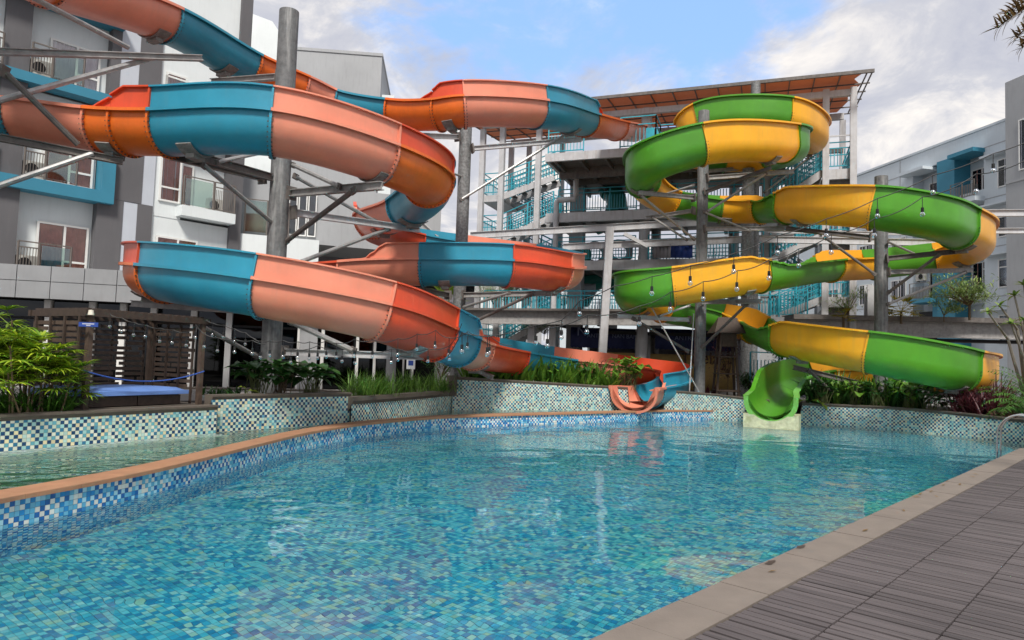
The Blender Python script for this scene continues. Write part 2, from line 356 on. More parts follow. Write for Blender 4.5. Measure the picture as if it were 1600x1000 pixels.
# weathered slats: grain runs along the slat
EDGE_A, EDGE_B = G(1040, 951, 0), G(1568, 713, 0)
EU = (EDGE_B-EDGE_A); EU.z = 0; EU.normalize(); EV = Vector((EU.y, -EU.x, 0)); EANG = math.atan2(EV.y, EV.x)
def slat_mat():
    m, t, nn, ll, b = nodes('weathered_grey_decking'); b.inputs['Roughness'].default_value = .75
    g = nn.new('ShaderNodeNewGeometry'); mp = nn.new('ShaderNodeMapping'); mp.vector_type = 'TEXTURE'; mp.inputs['Rotation'].default_value = (0, 0, EANG); mp.inputs['Scale'].default_value = (.9, .035, .05)
    ll.new(g.outputs['Position'], mp.inputs[0])
    n = nn.new('ShaderNodeTexNoise'); n.inputs['Scale'].default_value = 1; n.inputs['Detail'].default_value = 8; n.inputs['Roughness'].default_value = .65; ll.new(mp.outputs[0], n.inputs['Vector'])
    oi = nn.new('ShaderNodeObjectInfo')
    n2 = nn.new('ShaderNodeTexNoise'); n2.inputs['Scale'].default_value = .8; n2.inputs['Detail'].default_value = 5; ll.new(g.outputs['Position'], n2.inputs['Vector'])
    def mm(op, a, bb):
        q = nn.new('ShaderNodeMath'); q.operation = op
        for i, v in enumerate((a, bb)):
            if isinstance(v, (int, float)): q.inputs[i].default_value = v
            else: ll.new(v, q.inputs[i])
        return q.outputs[0]
    s = mm('ADD', mm('MULTIPLY', n.outputs[0], .6), mm('ADD', mm('MULTIPLY', oi.outputs['Random'], .12), mm('ADD', mm('MULTIPLY', g.outputs['Random Per Island'], .16), mm('MULTIPLY', n2.outputs[0], .25))))
    r = nn.new('ShaderNodeValToRGB'); ee = r.color_ramp.elements; ee[0].position = .3; ee[0].color = (.018, .015, .016, 1); ee[1].position = .84; ee[1].color = (.15, .128, .13, 1)
    ll.new(s, r.inputs[0]); ll.new(r.outputs[0], b.inputs['Base Color'])
    bp = nn.new('ShaderNodeBump'); bp.inputs['Strength'].default_value = .4; bp.inputs['Distance'].default_value = .004; ll.new(n.outputs[0], bp.inputs['Height']); ll.new(bp.outputs[0], b.inputs['Normal'])
    return m
M['slat'] = slat_mat()
FLOOR_CELL, FLOOR_ROT = .056, R(38)
M['floor_tile'] = tile_mat('pool_floor_mosaic', [(3, (.06, .56, .70)), (3, (.16, .72, .78)), (2, (.36, .80, .76)), (2, (.015, .32, .56)), (1, (.42, .80, .66))],
    [(3, (.03, .44, .66)), (2, (.012, .26, .50)), (3, (.18, .70, .76)), (1, (.34, .70, .52)), (.5, (.5, .85, .82))], FLOOR_CELL, (.04, .17, .24), 'POS', FLOOR_ROT, .04)
M['edge_tile'] = tile_mat('pool_edge_mosaic', [(3, (.015, .11, .34)), (3, (.02, .22, .50)), (2, (.10, .36, .54)), (1, (.30, .55, .66)), (1, (.66, .66, .60))],
    [(5, (.68, .67, .60)), (3, (.14, .40, .56)), (3, (.38, .62, .70)), (2, (.03, .20, .46))], .052, (.05, .08, .10), 'UV', 0, .05)
M['planter_tile'] = tile_mat('planter_mosaic', [(5, (.012, .06, .15)), (2, (.03, .17, .30)), (2, (.12, .38, .46)), (2, (.40, .58, .54))],
    [(4, (.56, .66, .52)), (4, (.68, .70, .58)), (2, (.34, .60, .58)), (2, (.70, .62, .38)), (1, (.10, .30, .42))], .054, (.20, .25, .22), 'UV', 0, .05)
def water_mat(name, tint, rip, scale, wob):
    m, t, nn, ll, b = nodes(name)
    g = nn.new('ShaderNodeNewGeometry')
    def nz(sc, det, strch, dist=0.):
        mp = nn.new('ShaderNodeMapping'); mp.inputs['Scale'].default_value = (strch, 1, 1); mp.inputs['Rotation'].default_value = (0, 0, R(12)); ll.new(g.outputs['Position'], mp.inputs[0])
        n = nn.new('ShaderNodeTexNoise'); n.inputs['Scale'].default_value = sc; n.inputs['Detail'].default_value = det; n.inputs['Distortion'].default_value = dist; ll.new(mp.outputs[0], n.inputs['Vector']); return n.outputs[0]
    a, c = nz(scale, .35, .7, .5), nz(scale*.34, .5, .8, .4)
    add = nn.new('ShaderNodeMath'); add.operation = 'MULTIPLY_ADD'; add.inputs[1].default_value = wob; ll.new(c, add.inputs[0]); ll.new(a, add.inputs[2])
    bp = nn.new('ShaderNodeBump'); bp.inputs['Strength'].default_value = 1.0; bp.inputs['Distance'].default_value = rip; ll.new(add.outputs[0], bp.inputs['Height'])
    rf = nn.new('ShaderNodeBsdfRefraction'); rf.inputs['IOR'].default_value = 1.33; rf.inputs['Roughness'].default_value = .0; rf.inputs[0].default_value = tuple(tint)+(1,)
    gl = nn.new('ShaderNodeBsdfGlossy'); gl.inputs['Roughness'].default_value = .02; gl.inputs[0].default_value = (1, 1, 1, 1)
    fr = nn.new('ShaderNodeFresnel'); fr.inputs[0].default_value = 1.33
    for x in (rf, gl, fr): ll.new(bp.outputs[0], x.inputs['Normal'])
    mx_ = nn.new('ShaderNodeMixShader'); ll.new(fr.outputs[0], mx_.inputs[0]); ll.new(rf.outputs[0], mx_.inputs[1]); ll.new(gl.outputs[0], mx_.inputs[2]); ll.new(mx_.outputs[0], nn['Material Output'].inputs[0])
    return m
M['water'] = water_mat('pool_water', (.97, 1.0, 1.0), .0075, 3.3, 3.0)
M['water_g'] = water_mat('green_basin_water', (.58, .76, .64), .020, 6.0, .8)
# ------------------------------------------------------------------ the two water slides
C1, C2, C3, C4, C5 = (-5.25, 15.5), (-1.62, 22.0), (6.55, 24.0), (12.35, 23.0), (9.9, 28.0)
def th(c, r, deg, py):
    a = R(deg); X, Y = c[0]+r*math.cos(a), c[1]+r*math.sin(a); return Vector((X, Y, zpy(X, Y, py)))
def spline(pts, step=.11):
    """centripetal Catmull-Rom; returns evenly spaced points, their control index and arc length"""
    p = [Vector(q) for q in pts]; p = [p[0]*2-p[1]]+p+[p[-1]*2-p[-2]]
    out, us = [], []
    for i in range(1, len(p)-2):
        a, b, c, d = p[i-1:i+3]
        t0 = 0; t1 = t0+max((b-a).length, 1e-4)**.5; t2 = t1+max((c-b).length, 1e-4)**.5; t3 = t2+max((d-c).length, 1e-4)**.5
        n = 24
        for k in range(n+(i == len(p)-3)):
            t = t1+(t2-t1)*k/n
            A1 = a*((t1-t)/(t1-t0))+b*((t-t0)/(t1-t0)); A2 = b*((t2-t)/(t2-t1))+c*((t-t1)/(t2-t1)); A3 = c*((t3-t)/(t3-t2))+d*((t-t2)/(t3-t2))
            B1 = A1*((t2-t)/(t2-t0))+A2*((t-t0)/(t2-t0)); B2 = A2*((t3-t)/(t3-t1))+A3*((t-t1)/(t3-t1))
            out.append(B1*((t2-t)/(t2-t1))+B2*((t-t1)/(t2-t1))); us.append(i-1+k/n)
    # arc length and resample, keeping the control points' arc positions
    s = [0]
    for i in range(1, len(out)): s.append(s[-1]+(out[i]-out[i-1]).length)
    s = np.array(s); arr = np.array([tuple(v) for v in out]); us = np.array(us)
    cs = np.interp(np.arange(len(pts)), us, s)
    return s, arr, cs
class Path:
    def __init__(self, pts):
        self.s, self.a, self.cs = spline(pts); self.len = self.s[-1]
        for _ in range(3):  # ease the kinks
            b = self.a.copy(); b[1:-1] = (self.a[:-2]+2*self.a[1:-1]+self.a[2:])/4; self.a = b
    def at(self, s): return Vector([np.interp(s, self.s, self.a[:, k]) for k in range(3)])
    def frame(self, s):
        t = self.at(min(s+.08, self.len))-self.at(max(s-.08, 0)); t.normalize()
        r = t.cross(Vector((0, 0, 1))).normalized(); return self.at(s), t, r, r.cross(t)
def smooth01(x): x = max(0, min(1, x)); return x*x*(3-2*x)
RAD, TH, LIP = .54, .03, .085   # the blue, salmon and orange slide; the green one is a little wider
def profile(hl, hr):
    rad = RAD
    """closed cross section of an open flume, (x, z); x>0 is right of travel; z=0 is the trough's underside"""
    zl, zr = rad+hl, rad+hr; w = .028
    p = [(rad-TH, zr), (rad+LIP, zr), (rad+LIP, zr-w-.03), (rad+LIP-.03, zr-w-.03), (rad+LIP-.03, zr-w), (rad, zr-w)]
    n = 14
    for i in range(n+1):
        a = -math.pi*i/n; p.append((rad*math.cos(a), rad+rad*math.sin(a)))
    p += [(-rad, zl-w), (-rad-LIP+.03, zl-w), (-rad-LIP+.03, zl-w-.03), (-rad-LIP, zl-w-.03), (-rad-LIP, zl), (-rad+TH, zl)]
    q = rad-TH
    for i in range(n+1):
        a = -math.pi+math.pi*i/n; p.append((q*math.cos(a), rad+q*math.sin(a)))
    return p
def sweep(path, s0, s1, prof_fn, mats, name, parent, step=.12):
    mb = MB(); n = max(2, int((s1-s0)/step)+1); k = None
    for i in range(n+1):
        s = s0+(s1-s0)*i/n; o, t, r, u = path.frame(s); pr = prof_fn(s); k = len(pr)
        for x, z in pr: mb.v.append(tuple(o+r*x+u*z))
    for i in range(n):
        for j in range(k):
            j2 = (j+1) % k; mb.f.append((i*k+j, i*k+j2, (i+1)*k+j2, (i+1)*k+j))
    # the ends of the shell: quads between its outer and inner skins
    h = k//2
    for b_ in (0, n*k):
        for j in range(h-1):
            a_, c_ = b_+j, b_+j+1; e_, d_ = b_+k-1-j, b_+k-2-j
            mb.f.append((a_, c_, d_, e_) if b_ else (e_, d_, c_, a_))
    mb.m = [0]*len(mb.f)
    return mb.build(name, mats, parent, smooth=38)
def ring(path, s, rad, hl, hr, mt, parent, bolts=True):
    """bolted flange round the outside of a joint"""
    mb = MB(); bo = MB()
    ang = [i*math.pi/20 for i in range(21)]
    def pts(rr): return [(rr, rad+hr*.92)]+[(rr*math.cos(-a), rad+rr*math.sin(-a)) for a in ang]+[(-rr, rad+hl*.92)]
    A, B = pts(rad-.002), pts(rad+.055); k = len(A)
    for ds in (-.022, .022):
        o, t, r, u = path.frame(s)
        for x, z in A+B: mb.v.append(tuple(o+t*ds+r*x+u*z))
    q = 2*k
    for j in range(k-1):
        mb.f += [(j, j+1, q+j+1, q+j), (k+j, q+k+j, q+k+j+1, k+j+1), (j, k+j, k+j+1, j+1), (q+j, q+j+1, q+k+j+1, q+k+j)]
    mb.m = [0]*len(mb.f); fl = mb.build('joint_flange', mt, parent)
    if bolts:
        o, t, r, u = path.frame(s)
        P2 = pts(rad+.035)
        for j in range(1, k-1, 1):
            x, z = P2[j]; c = o+r*x+u*z
            for sg in (-1, 1):
                cc = c+t*(sg*.036); bo.obox(cc-r*.011-u*.011-t*.012, r*.022, u*.022, t*.024)
        tag(bo.build('bolt_row', M['bolt'], fl), kind='stuff')
def flare(path, s): return 1+(.34 if LIP < .09 else .13)*smooth01((s-(path.len-1.2))/1.2)
def make_slide(name, rows, label, addon):
    """rows: (point, colour or None, side) ; side = which wall is high from that control on"""
    path = Path([r[0] for r in rows]); cs = path.cs
    root = empty(name, tuple(rows[-1][0]), label, 'water slide')
    side = lambda s: rows[min(len(rows)-1, int(np.searchsorted(cs, s+1e-6)-1))][2]
    def hi(s, w):  # 0..1 how far the wall w stands up, eased over a short run
        reach = .32 if addon else .75
        acc = 0; nn_ = 9
        for k in range(nn_):
            q = max(0, min(path.len-.01, s+(k/(nn_-1)-.5)*2*reach)); acc += 1 if side(q) == w else 0
        return acc/nn_ if addon else smooth01(acc/nn_)
    base_h, top_h = (.15, .52) if addon else (.20, .62)
    seams = [i for i, r in enumerate(rows) if r[1]]
    for a, i in enumerate(seams):
        s0 = cs[i]; s1 = cs[seams[a+1]] if a+1 < len(seams) else path.len
        c = rows[i][1]
        last = a+1 == len(seams)
        def pf(s):
            fl = 1.0
            if last:   # the mouth: walls sweep down to the end
                x = (s-(path.len-1.35))/1.35; fl = 1-smooth01(x)*.15
            fk = flare(path, s) if last else 1
            if addon: return [(x_*fk, z_ if z_ < RAD else RAD+(z_-RAD)*(fl+(fk-1)*2.2)) for x_, z_ in profile(base_h, base_h)]
            return [(x_*fk, z_ if z_ < RAD*.6 else RAD*.6+(z_-RAD*.6)*(fl if last else 1)) for x_, z_ in profile(base_h+(top_h-base_h)*hi(s, 'L'), base_h+(top_h-base_h)*hi(s, 'R'))]
        g = sweep(path, s0+.002, s1-.002, pf, M[c], 'flume_section', root)
        if not last:
            hl, hr = (base_h, base_h) if addon else (base_h+(top_h-base_h)*hi(s1, 'L'), base_h+(top_h-base_h)*hi(s1, 'R'))
            ring(path, s1, RAD, hl, hr, M[c], g)
        if addon:   # raised outer wall standing on the rim flange
            pc = 'red' if c == 'orange' else c
            for w, sg in (('L', -1), ('R', 1)):
                n = max(2, int((s1-s0)/.12)+1); ss = [s0+.003+(s1-s0-.006)*k/n for k in range(n+1)]
                hs = [hi(s, w) for s in ss]
                if max(hs) < .15: continue
                mb = MB(); k = 8; runs = []
                for s, h in zip(ss, hs):
                    if last: h = min(h, 1-smooth01((s-(path.len-1.5))/.5))
                    o, t, r, u = path.frame(s); z0 = RAD+base_h; z1 = z0+.012+.40*min(1, max(0, h*1.25-.1))
                    for x, z in ((RAD-TH, z0), (RAD+.002, z0), (RAD+.002, z1-.03), (RAD+LIP-.02, z1-.03), (RAD+LIP-.02, z1), (RAD-TH, z1)):
                        mb.v.append(tuple(o+r*(x*sg)+u*z))
                k = 6
                for q in range(n):
                    for j in range(k):
                        j2 = (j+1) % k; f = (q*k+j, q*k+j2, (q+1)*k+j2, (q+1)*k+j); mb.f.append(f if sg > 0 else f[::-1])
                mb.f += [tuple(range(k)), tuple(n*k+j for j in range(k))[::-1]]; mb.m = [0]*len(mb.f)
                mb.build('side_wall', M[pc], root, smooth=35)
                if not last:
                    h1 = hs[-1]
                    if h1 > .8:
                        o, t, r, u = path.frame(s1); rb = MB()
                        a0 = o+r*sg*(RAD+.02)+u*(RAD+base_h); rb.obox(a0-t*.02-r*.02*1, r*.045, t*.04, u*.39); rb.build('joint_flange', M[pc], root)
    return root, path
P_ = P
# saddle plates where flume sections rest on arms: curved dark plates hugging the underside
def saddle(path, s, root, w=.30):
    o, t, r, u = path.frame(s); mb = MB(); n = 9
    for rr_, dz in ((RAD+.012, 0), (RAD+.04, 0)):
        for i in range(n):
            a = -math.pi*(.28+.44*i/(n-1))
            for ds in (-w/2, w/2): mb.v.append(tuple(o+t*ds+r*(rr_*math.cos(a))+u*(RAD+rr_*math.sin(a))))
    q = 2*n
    for i in range(n-1):
        a = 2*i; mb.f += [(a, a+1, a+3, a+2), (q+a, q+a+2, q+a+3, q+a+1)]
        mb.f += [(a, a+2, q+a+2, q+a), (a+1, q+a+1, q+a+3, a+3)]
    mb.f += [(0, q, q+1, 1), (2*n-2, 2*n-1, q+2*n-1, q+2*n-2)]; mb.m = [0]*len(mb.f)
    mb.obox(o-r*.16-t*w*.3-u*.10, r*.32, t*w*.6, u*.14)
    return mb.build('saddle_plate', M['saddle'], root)
def near_s(path, px, py, lo=0, hi=1e9):
    best = None
    for s in np.arange(max(lo, .5), min(hi, path.len-.5), .25):
        x, y = proj(path.at(s)); d = (x-px)**2+(y-py)**2
        if best is None or d < best[0]: best = (d, s)
    return best[1]
SAD_A = ((235, 75), (350, 125), (180, 240), (305, 245), (580, 285), (650, 357), (600, 375), (700, 452), (860, 458), (215, 465), (640, 560), (740, 582), (890, 210), (705, 203))
rowsA = [
 (P_(992, 222, 30.5), 'salmon', 'N'), (P_(963, 219, 28.0), 'orange', 'N'), (P_(914, 213, 23.3), 'blue', 'L'),
 (P_(838, 200, 19.9), 'salmon', 'L'), (P_(727, 198, 18.9), 'orange', 'L'), (P_(687, 203, 19.1), 'orange', 'N'), (P_(609, 201, 19.8), 'blue', 'N'),
 (P_(515, 185, 19.8), 'salmon', 'N'), (P_(462, 163, 19.0), 'orange', 'R'), (P_(385, 132, 17.8), 'blue', 'R'), (P_(258, 66, 15.6), 'salmon', 'R'),
 (P_(75, 10, 13.0), 'orange', 'L'), (Vector((-8.9, 9.6, 7.0)), 'blue', 'L'), (Vector((-11.6, 6.6, 6.4)), 'salmon', 'L'), (Vector((-14.4, 9.6, 5.9)), 'orange', 'L'),
 (Vector((-12.2, 12.9, 5.45)), 'blue', 'N'), (P_(28, 222, 13.2), 'salmon', 'N'), (P_(157, 238, 13.0), 'orange', 'N'), (P_(199, 241, 12.9), 'orange', 'R'),
 (P_(258, 243, 12.7), 'blue', 'R'), (cyl(424, 243, C1, 3.1), 'salmon', 'R'), (cyl(590, 285, C1, 3.1), 'orange', 'R'), (P_(668, 322, 15.6), 'blue', 'R'),
 (P_(636, 356, 18.0), 'salmon', 'N'), (P_(582, 372, 20.6), 'red', 'L'), (P_(600, 386, 23.4), None, 'L'), (P_(650, 398, 25.0), 'blue', 'L'), (P_(720, 409, 25.4), 'salmon', 'L'),
 (P_(815, 425, 24.6), 'blue', 'L'), (P_(882, 447, 22.3), 'salmon', 'L'), (P_(868, 455, 20.3), 'red', 'L'), (P_(790, 448, 18.9), 'blue', 'L'),
 (P_(661, 447, 18.7), 'salmon', 'L'), (P_(600, 447, 19.0), None, 'N'), (P_(535, 450, 19.2), 'red', 'N'), (P_(442, 455, 18.8), 'blue', 'R'), (P_(330, 458, 18.2), 'salmon', 'R'),
 (P_(247, 461, 16.1), 'orange', 'R'), (P_(256, 471, 13.5), 'blue', 'R'), (cyl(405, 496, C1, 3.1), 'salmon', 'R'), (P_(578, 531, 13.0), 'red', 'R'),
 (P_(672, 562, 14.6), 'blue', 'R'), (P_(712, 571, 16.6), 'salmon', 'N'), (P_(738, 577, 18.4), 'red', 'L'), (P_(800, 584, 21.2), 'blue', 'L'), (P_(880, 593, 23.2), 'salmon', 'L'),
 (P_(975, 602, 24.8), 'red', 'L'), (P_(1030, 610, 25.2), None, 'L'), (P_(1052, 619, 24.4), 'blue', 'L'), (P_(1043, 630, 23.2), None, 'L'), (P_(1014, 637, 22.3), 'salmon', 'L'), (P_(990, 644, 21.3), None, 'N')]
slideA, pathA = make_slide('water_slide', rowsA, 'long open water slide in blue, salmon and orange sections winding round the left posts', True)
for px, py in SAD_A: saddle(pathA, near_s(pathA, px, py), slideA)
RAD, LIP = .575, .10
rowsB = [
 (P_(1120, 222, 31.0), 'green', 'N'), (P_(1200, 238, 31.0), 'yellow', 'L'), (th(C5, 2.35, 5, 240), None, 'L'), (cyl(1222, 208, C5, 2.35), 'green', 'L'), (cyl(1103, 212, (9.4, 27.6), 2.35), 'yellow', 'L'),
 (P_(1086, 232, 27.0), None, 'L'), (P_(1093, 262, 28.6), 'green', 'L'), (P_(1130, 268, 29.2), 'yellow', 'L'), (P_(1200, 266, 28.2), 'green', 'L'), (P_(1234, 258, 25.6), None, 'L'),
 (P_(1226, 254, 23.3), 'yellow', 'L'), (cyl(1100, 258, (6.9, 24), 2.5), 'green', 'L'), (P_(1014, 288, 22.4), None, 'L'), (P_(1004, 308, 23.7), 'yellow', 'L'), (P_(1042, 335, 25.6), 'green', 'L'),
 (P_(1124, 348, 26.3), 'yellow', 'L'), (P_(1188, 349, 25.4), 'green', 'N'), (P_(1228, 349, 23.6), 'yellow', 'R'), (cyl(1358, 358, C4, 3.05), 'green', 'R'),
 (P_(1455, 374, 20.6), None, 'R'), (P_(1496, 388, 21.6), 'yellow', 'R'), (P_(1524, 402, 23.1), None, 'R'), (P_(1512, 414, 24.9), None, 'R'), (P_(1466, 424, 25.8), 'green', 'R'), (P_(1368, 436, 25.9), 'yellow', 'R'),
 (P_(1300, 440, 24.8), 'green', 'N'), (P_(1190, 457, 22.2), 'yellow', 'L'), (cyl(1054, 478, C3, 2.35), 'green', 'L'), (P_(993, 483, 22.6), None, 'L'), (P_(990, 489, 24.0), 'yellow', 'L'),
 (P_(1032, 503, 25.7), 'green', 'L'), (P_(1122, 521, 26.0), 'yellow', 'L'), (P_(1174, 536, 25.0), 'green', 'N'), (P_(1224, 556, 22.6), 'yellow', 'R'),
 (P_(1353, 583, 19.6), 'green', 'R'), (P_(1452, 603, 19.4), None, 'R'), (P_(1496, 611, 20.2), 'yellow', 'R'), (P_(1526, 613, 21.7), None, 'R'), (P_(1516, 614, 23.4), None, 'R'), (P_(1465, 614, 24.6), 'green', 'R'), (P_(1375, 610, 25.0), 'yellow', 'R'),
 (P_(1285, 611, 24.6), 'green', 'R'), (P_(1238, 622, 23.6), None, 'R'), (P_(1213, 645, 21.6), None, 'N'), (P_(1204, 658, 20.2), None, 'N')]
slideB, pathB = make_slide('water_slide', rowsB, 'long open water slide in green and yellow sections winding round the right posts', False)
# stained cream step under the green mouth
o, t, r, u = pathB.frame(pathB.len)
mb = MB(); fr = Vector((t.x, t.y, 0)).normalized(); rr = Vector((r.x, r.y, 0)).normalized(); c0 = Vector((o.x, o.y, 0))
zb = o.z
xs = [-.76, -.72]+[-RAD*1.13*math.cos(math.pi*k/14) for k in range(15)]+[.72, .76]
for k, x in enumerate(xs):
    zt = min(.2, RAD-math.sqrt(max(0, RAD**2-min(abs(x)/1.13, RAD)**2))) if abs(x) < RAD*1.13+.001 else .2
    for d_ in (-.95, .03): mb.v += [tuple(c0+rr*x+fr*d_+Vector((0, 0, -.3))), tuple(c0+rr*x+fr*d_+Vector((0, 0, zb+zt-.004)))]
for k in range(len(xs)-1):
    q = 4*k; mb.f += [(q, q+1, q+5, q+4), (q+2, q+6, q+7, q+3), (q+1, q+3, q+7, q+5)]
q = 4*(len(xs)-1); mb.f += [(0, 2, 3, 1), (q, q+1, q+3, q+2)]; mb.m = [0]*len(mb.f)
mb.build('outlet_base', M['algae'], slideB)
M['green_light'] = mat('pale_green_gelcoat', (.16, .42, .08), .4, .15, 2)
def lip(path, root, m, w=.13, hgt=.20):
    fb = .10 if w > .1 else .045
    """broad rolled lip round the mouth"""
    mb = MB(); ss = [path.len-2.0+2.0*k/16 for k in range(17)]
    for sg in (-1, 1):
        k0 = len(mb.v)
        for s in ss:
            o, t, r, u = path.frame(s); x = (s-path.len+1.35)/1.35; k_ = flare(path, s); z = (RAD*.6+(RAD*.4+hgt)*(1-smooth01(x)*.15)+.004 if x > 0 else RAD+hgt+.004) if w > .1 else RAD+hgt*((1-smooth01(x)*.15)+(k_-1)*2.2)+.004
            for a_, b_ in ((RAD-.035, 0), (RAD+w, -.01), (RAD+w, -.05), (RAD+.02, -.05)): mb.v.append(tuple(o+r*(sg*(a_+RAD*(k_-1)))+u*(z+b_+.004)))
        for q in range(16):
            for j in range(4): j2 = (j+1) % 4; f = (k0+q*4+j, k0+q*4+j2, k0+(q+1)*4+j2, k0+(q+1)*4+j); mb.f.append(f)
    # front edge: a band following the U
    o, t, r, u = path.frame(path.len); fk = flare(path, path.len); zt = RAD*.6+(RAD*.4+hgt)*.85 if w > .1 else RAD+hgt*(.85+(fk-1)*2.2); k0 = len(mb.v); pr = [(RAD, zt)]+[(RAD*math.cos(-math.pi*i/18), RAD+RAD*math.sin(-math.pi*i/18)) for i in range(19)]+[(-RAD, zt)]
    for x, z in pr:
        dx, dz = x, z-RAD; L2 = math.hypot(dx, dz) or 1; 
        if z > RAD: dx, dz, L2 = (1 if x > 0 else -1), 0, 1
        for rr_, tt in ((-.034, .004), (fb, .004), (fb, -.05), (-.0, -.05)): mb.v.append(tuple(o+t*(tt+.01)+r*(x*fk+dx/L2*rr_)+u*(z+dz/L2*rr_)))
    for q in range(len(pr)-1):
        for j in range(4): j2 = (j+1) % 4; mb.f.append((k0+q*4+j, k0+q*4+j2, k0+(q+1)*4+j2, k0+(q+1)*4+j))
    mb.m = [0]*len(mb.f); mb.build('mouth_lip', M[m], root, smooth=40)
lip(pathB, slideB, 'green_light')
RAD = .54; LIP = .085; lip(pathA, slideA, 'salmon', .07, .15); RAD, LIP = .575, .10
o, t, r, u = pathA.frame(pathA.len)
fr = Vector((t.x, t.y, 0)).normalized(); rr = Vector((r.x, r.y, 0)).normalized(); c0 = Vector((o.x, o.y, o.z))
# ------------------------------------------------------------------ posts with their arms
def column(px, y0, D, z0, ytop, dia, m, label, arms, braces, extra=None, py_ref=None):
    X = P((px), (py_ref or ytop+100), D).x; ztop = zpy(X, D, ytop)
    root = empty('slide_support_post', (X, D, z0), label, 'steel post', None)
    mb = MB(); mb.lathe((X, D, z0), [(dia/2, 0), (dia/2, ztop-z0), (dia/2-.012, ztop-z0+.005), (0, ztop-z0+.005)], 20); mb.build('post_shaft', M[m], root, smooth=40)
    for a in arms:
        pa, pb, w, h, mm = a; mb = MB(); A, B = P(*pa), P(*pb)
        mb.hbeam(A, B, w, h, 0, .016); mb.build('support_arm', M[mm], root)
        d = (B-A).normalized()
        mb = MB(); mb.bar(A-d*.02, A+d*.03, w+.12, h+.14); mb.build('arm_bracket', M['steel_dark'], root)
    for b_ in braces:
        pa, pb, rd, mm = b_; mb = MB(); A, B = P(*pa), P(*pb); mb.tube([A, B], rd, 8); mb.build('brace', M[mm], root, smooth=40)
        for q in (A, B):
            d = (B-A).normalized(); mb = MB(); mb.bar(q-d*.07, q+d*.07, .05, rd*2.6); mb.build('gusset_plate', M['steel_dark'], root)
    return root
col1 = column(452, 600, 15.5, .45, 18, .44, 'column', 'stout tall grey round post with bare top, in the middle of the left loops',
  [((300, 242, 13.1), (424, 277, 15.3), .12, .16, 'steel_dark'), ((455, 302, 15.3), (597, 290, 13.0), .12, .16, 'steel'), ((458, 332, 15.4), (656, 359, 18.3), .12, .16, 'white_steel'),
   ((410, 278, 15.3), (268, 244, 12.9), .10, .14, 'steel_dark'), ((445, 550, 15.3), (662, 557, 14.5), .12, .15, 'white_steel'), ((418, 488, 15.3), (205, 474, 15.6), .12, .14, 'steel'),
   ((437, 120, 15.7), (330, 128, 17.2), .12, .14, 'steel')],
  [((428, 350, 15.4), (318, 258, 13.3), .05, 'pipe'), ((449, 376, 15.4), (552, 298, 13.4), .055, 'steel_dark'), ((458, 258, 15.5), (530, 291, 13.9), .05, 'pipe'),
   ((462, 276, 15.5), (586, 346, 17.4), .05, 'pipe'), ((462, 412, 15.5), (606, 358, 17.5), .05, 'pipe'), ((400, 556, 15.3), (312, 508, 13.4), .05, 'pipe'), ((455, 503, 15.2), (552, 548, 14.6), .06, 'pipe'),
   ((422, 236, 15.4), (340, 253, 13.4), .04, 'pipe')], py_ref=18)
col2 = column(728, 600, 22, .5, 198, .40, 'column_b', 'speckled galvanised round post in the middle of the second left loop',
  [((715, 214, 21.8), (640, 211, 19.6), .12, .15, 'white_steel'), ((738, 232, 21.8), (908, 218, 23.0), .12, .15, 'white_steel'), ((724, 461, 21.7), (870, 458, 20.6), .12, .16, 'steel'),
   ((700, 461, 21.7), (655, 452, 18.9), .12, .14, 'steel_dark'), ((706, 560, 21.8), (770, 590, 19.5), .1, .12, 'steel')],
  [((722, 311, 21.8), (890, 206, 22.4), .045, 'pipe'), ((724, 480, 21.8), (795, 458, 20.6), .045, 'pipe'), ((722, 512, 21.8), (830, 460, 20.8), .05, 'steel_dark'), ((722, 276, 21.9), (655, 252, 20.0), .04, 'pipe'), ((690, 520, 21.8), (640, 452, 19.2), .045, 'pipe')], py_ref=198)
col3 = column(1100, 620, 24, .5, 174, .38, 'column', 'square capped grey post inside the left loops of the green and yellow slide',
  [((1084, 309, 23.8), (998, 301, 22.9), .11, .14, 'steel'), ((1104, 278, 23.8), (1240, 268, 24.8), .11, .15, 'steel'), ((1102, 300, 23.8), (1205, 262, 22.6), .09, .12, 'steel_dark'), ((1100, 358, 23.8), (1225, 357, 24.2), .11, .14, 'steel'),
   ((1084, 329, 23.8), (1010, 341, 25.2), .11, .13, 'steel'), ((1096, 472, 23.6), (1190, 471, 22.2), .12, .14, 'steel'), ((1078, 500, 23.6), (965, 494, 23.2), .12, .14, 'white_steel')],
  [((1106, 330, 23.8), (1196, 272, 23.6), .045, 'pipe'), ((1084, 373, 23.8), (1002, 306, 23.0), .045, 'pipe'), ((1082, 290, 23.8), (1036, 304, 24.4), .035, 'pipe'), ((1098, 542, 23.6), (1166, 476, 22.6), .05, 'steel_dark'),
   ((1076, 478, 23.6), (1030, 494, 23.0), .035, 'white_steel'), ((1074, 548, 23.6), (990, 498, 23.0), .05, 'steel_dark'), ((1102, 332, 23.8), (1170, 360, 24.0), .04, 'pipe'), ((1072, 374, 23.8), (1020, 340, 24.8), .04, 'pipe')], py_ref=174)
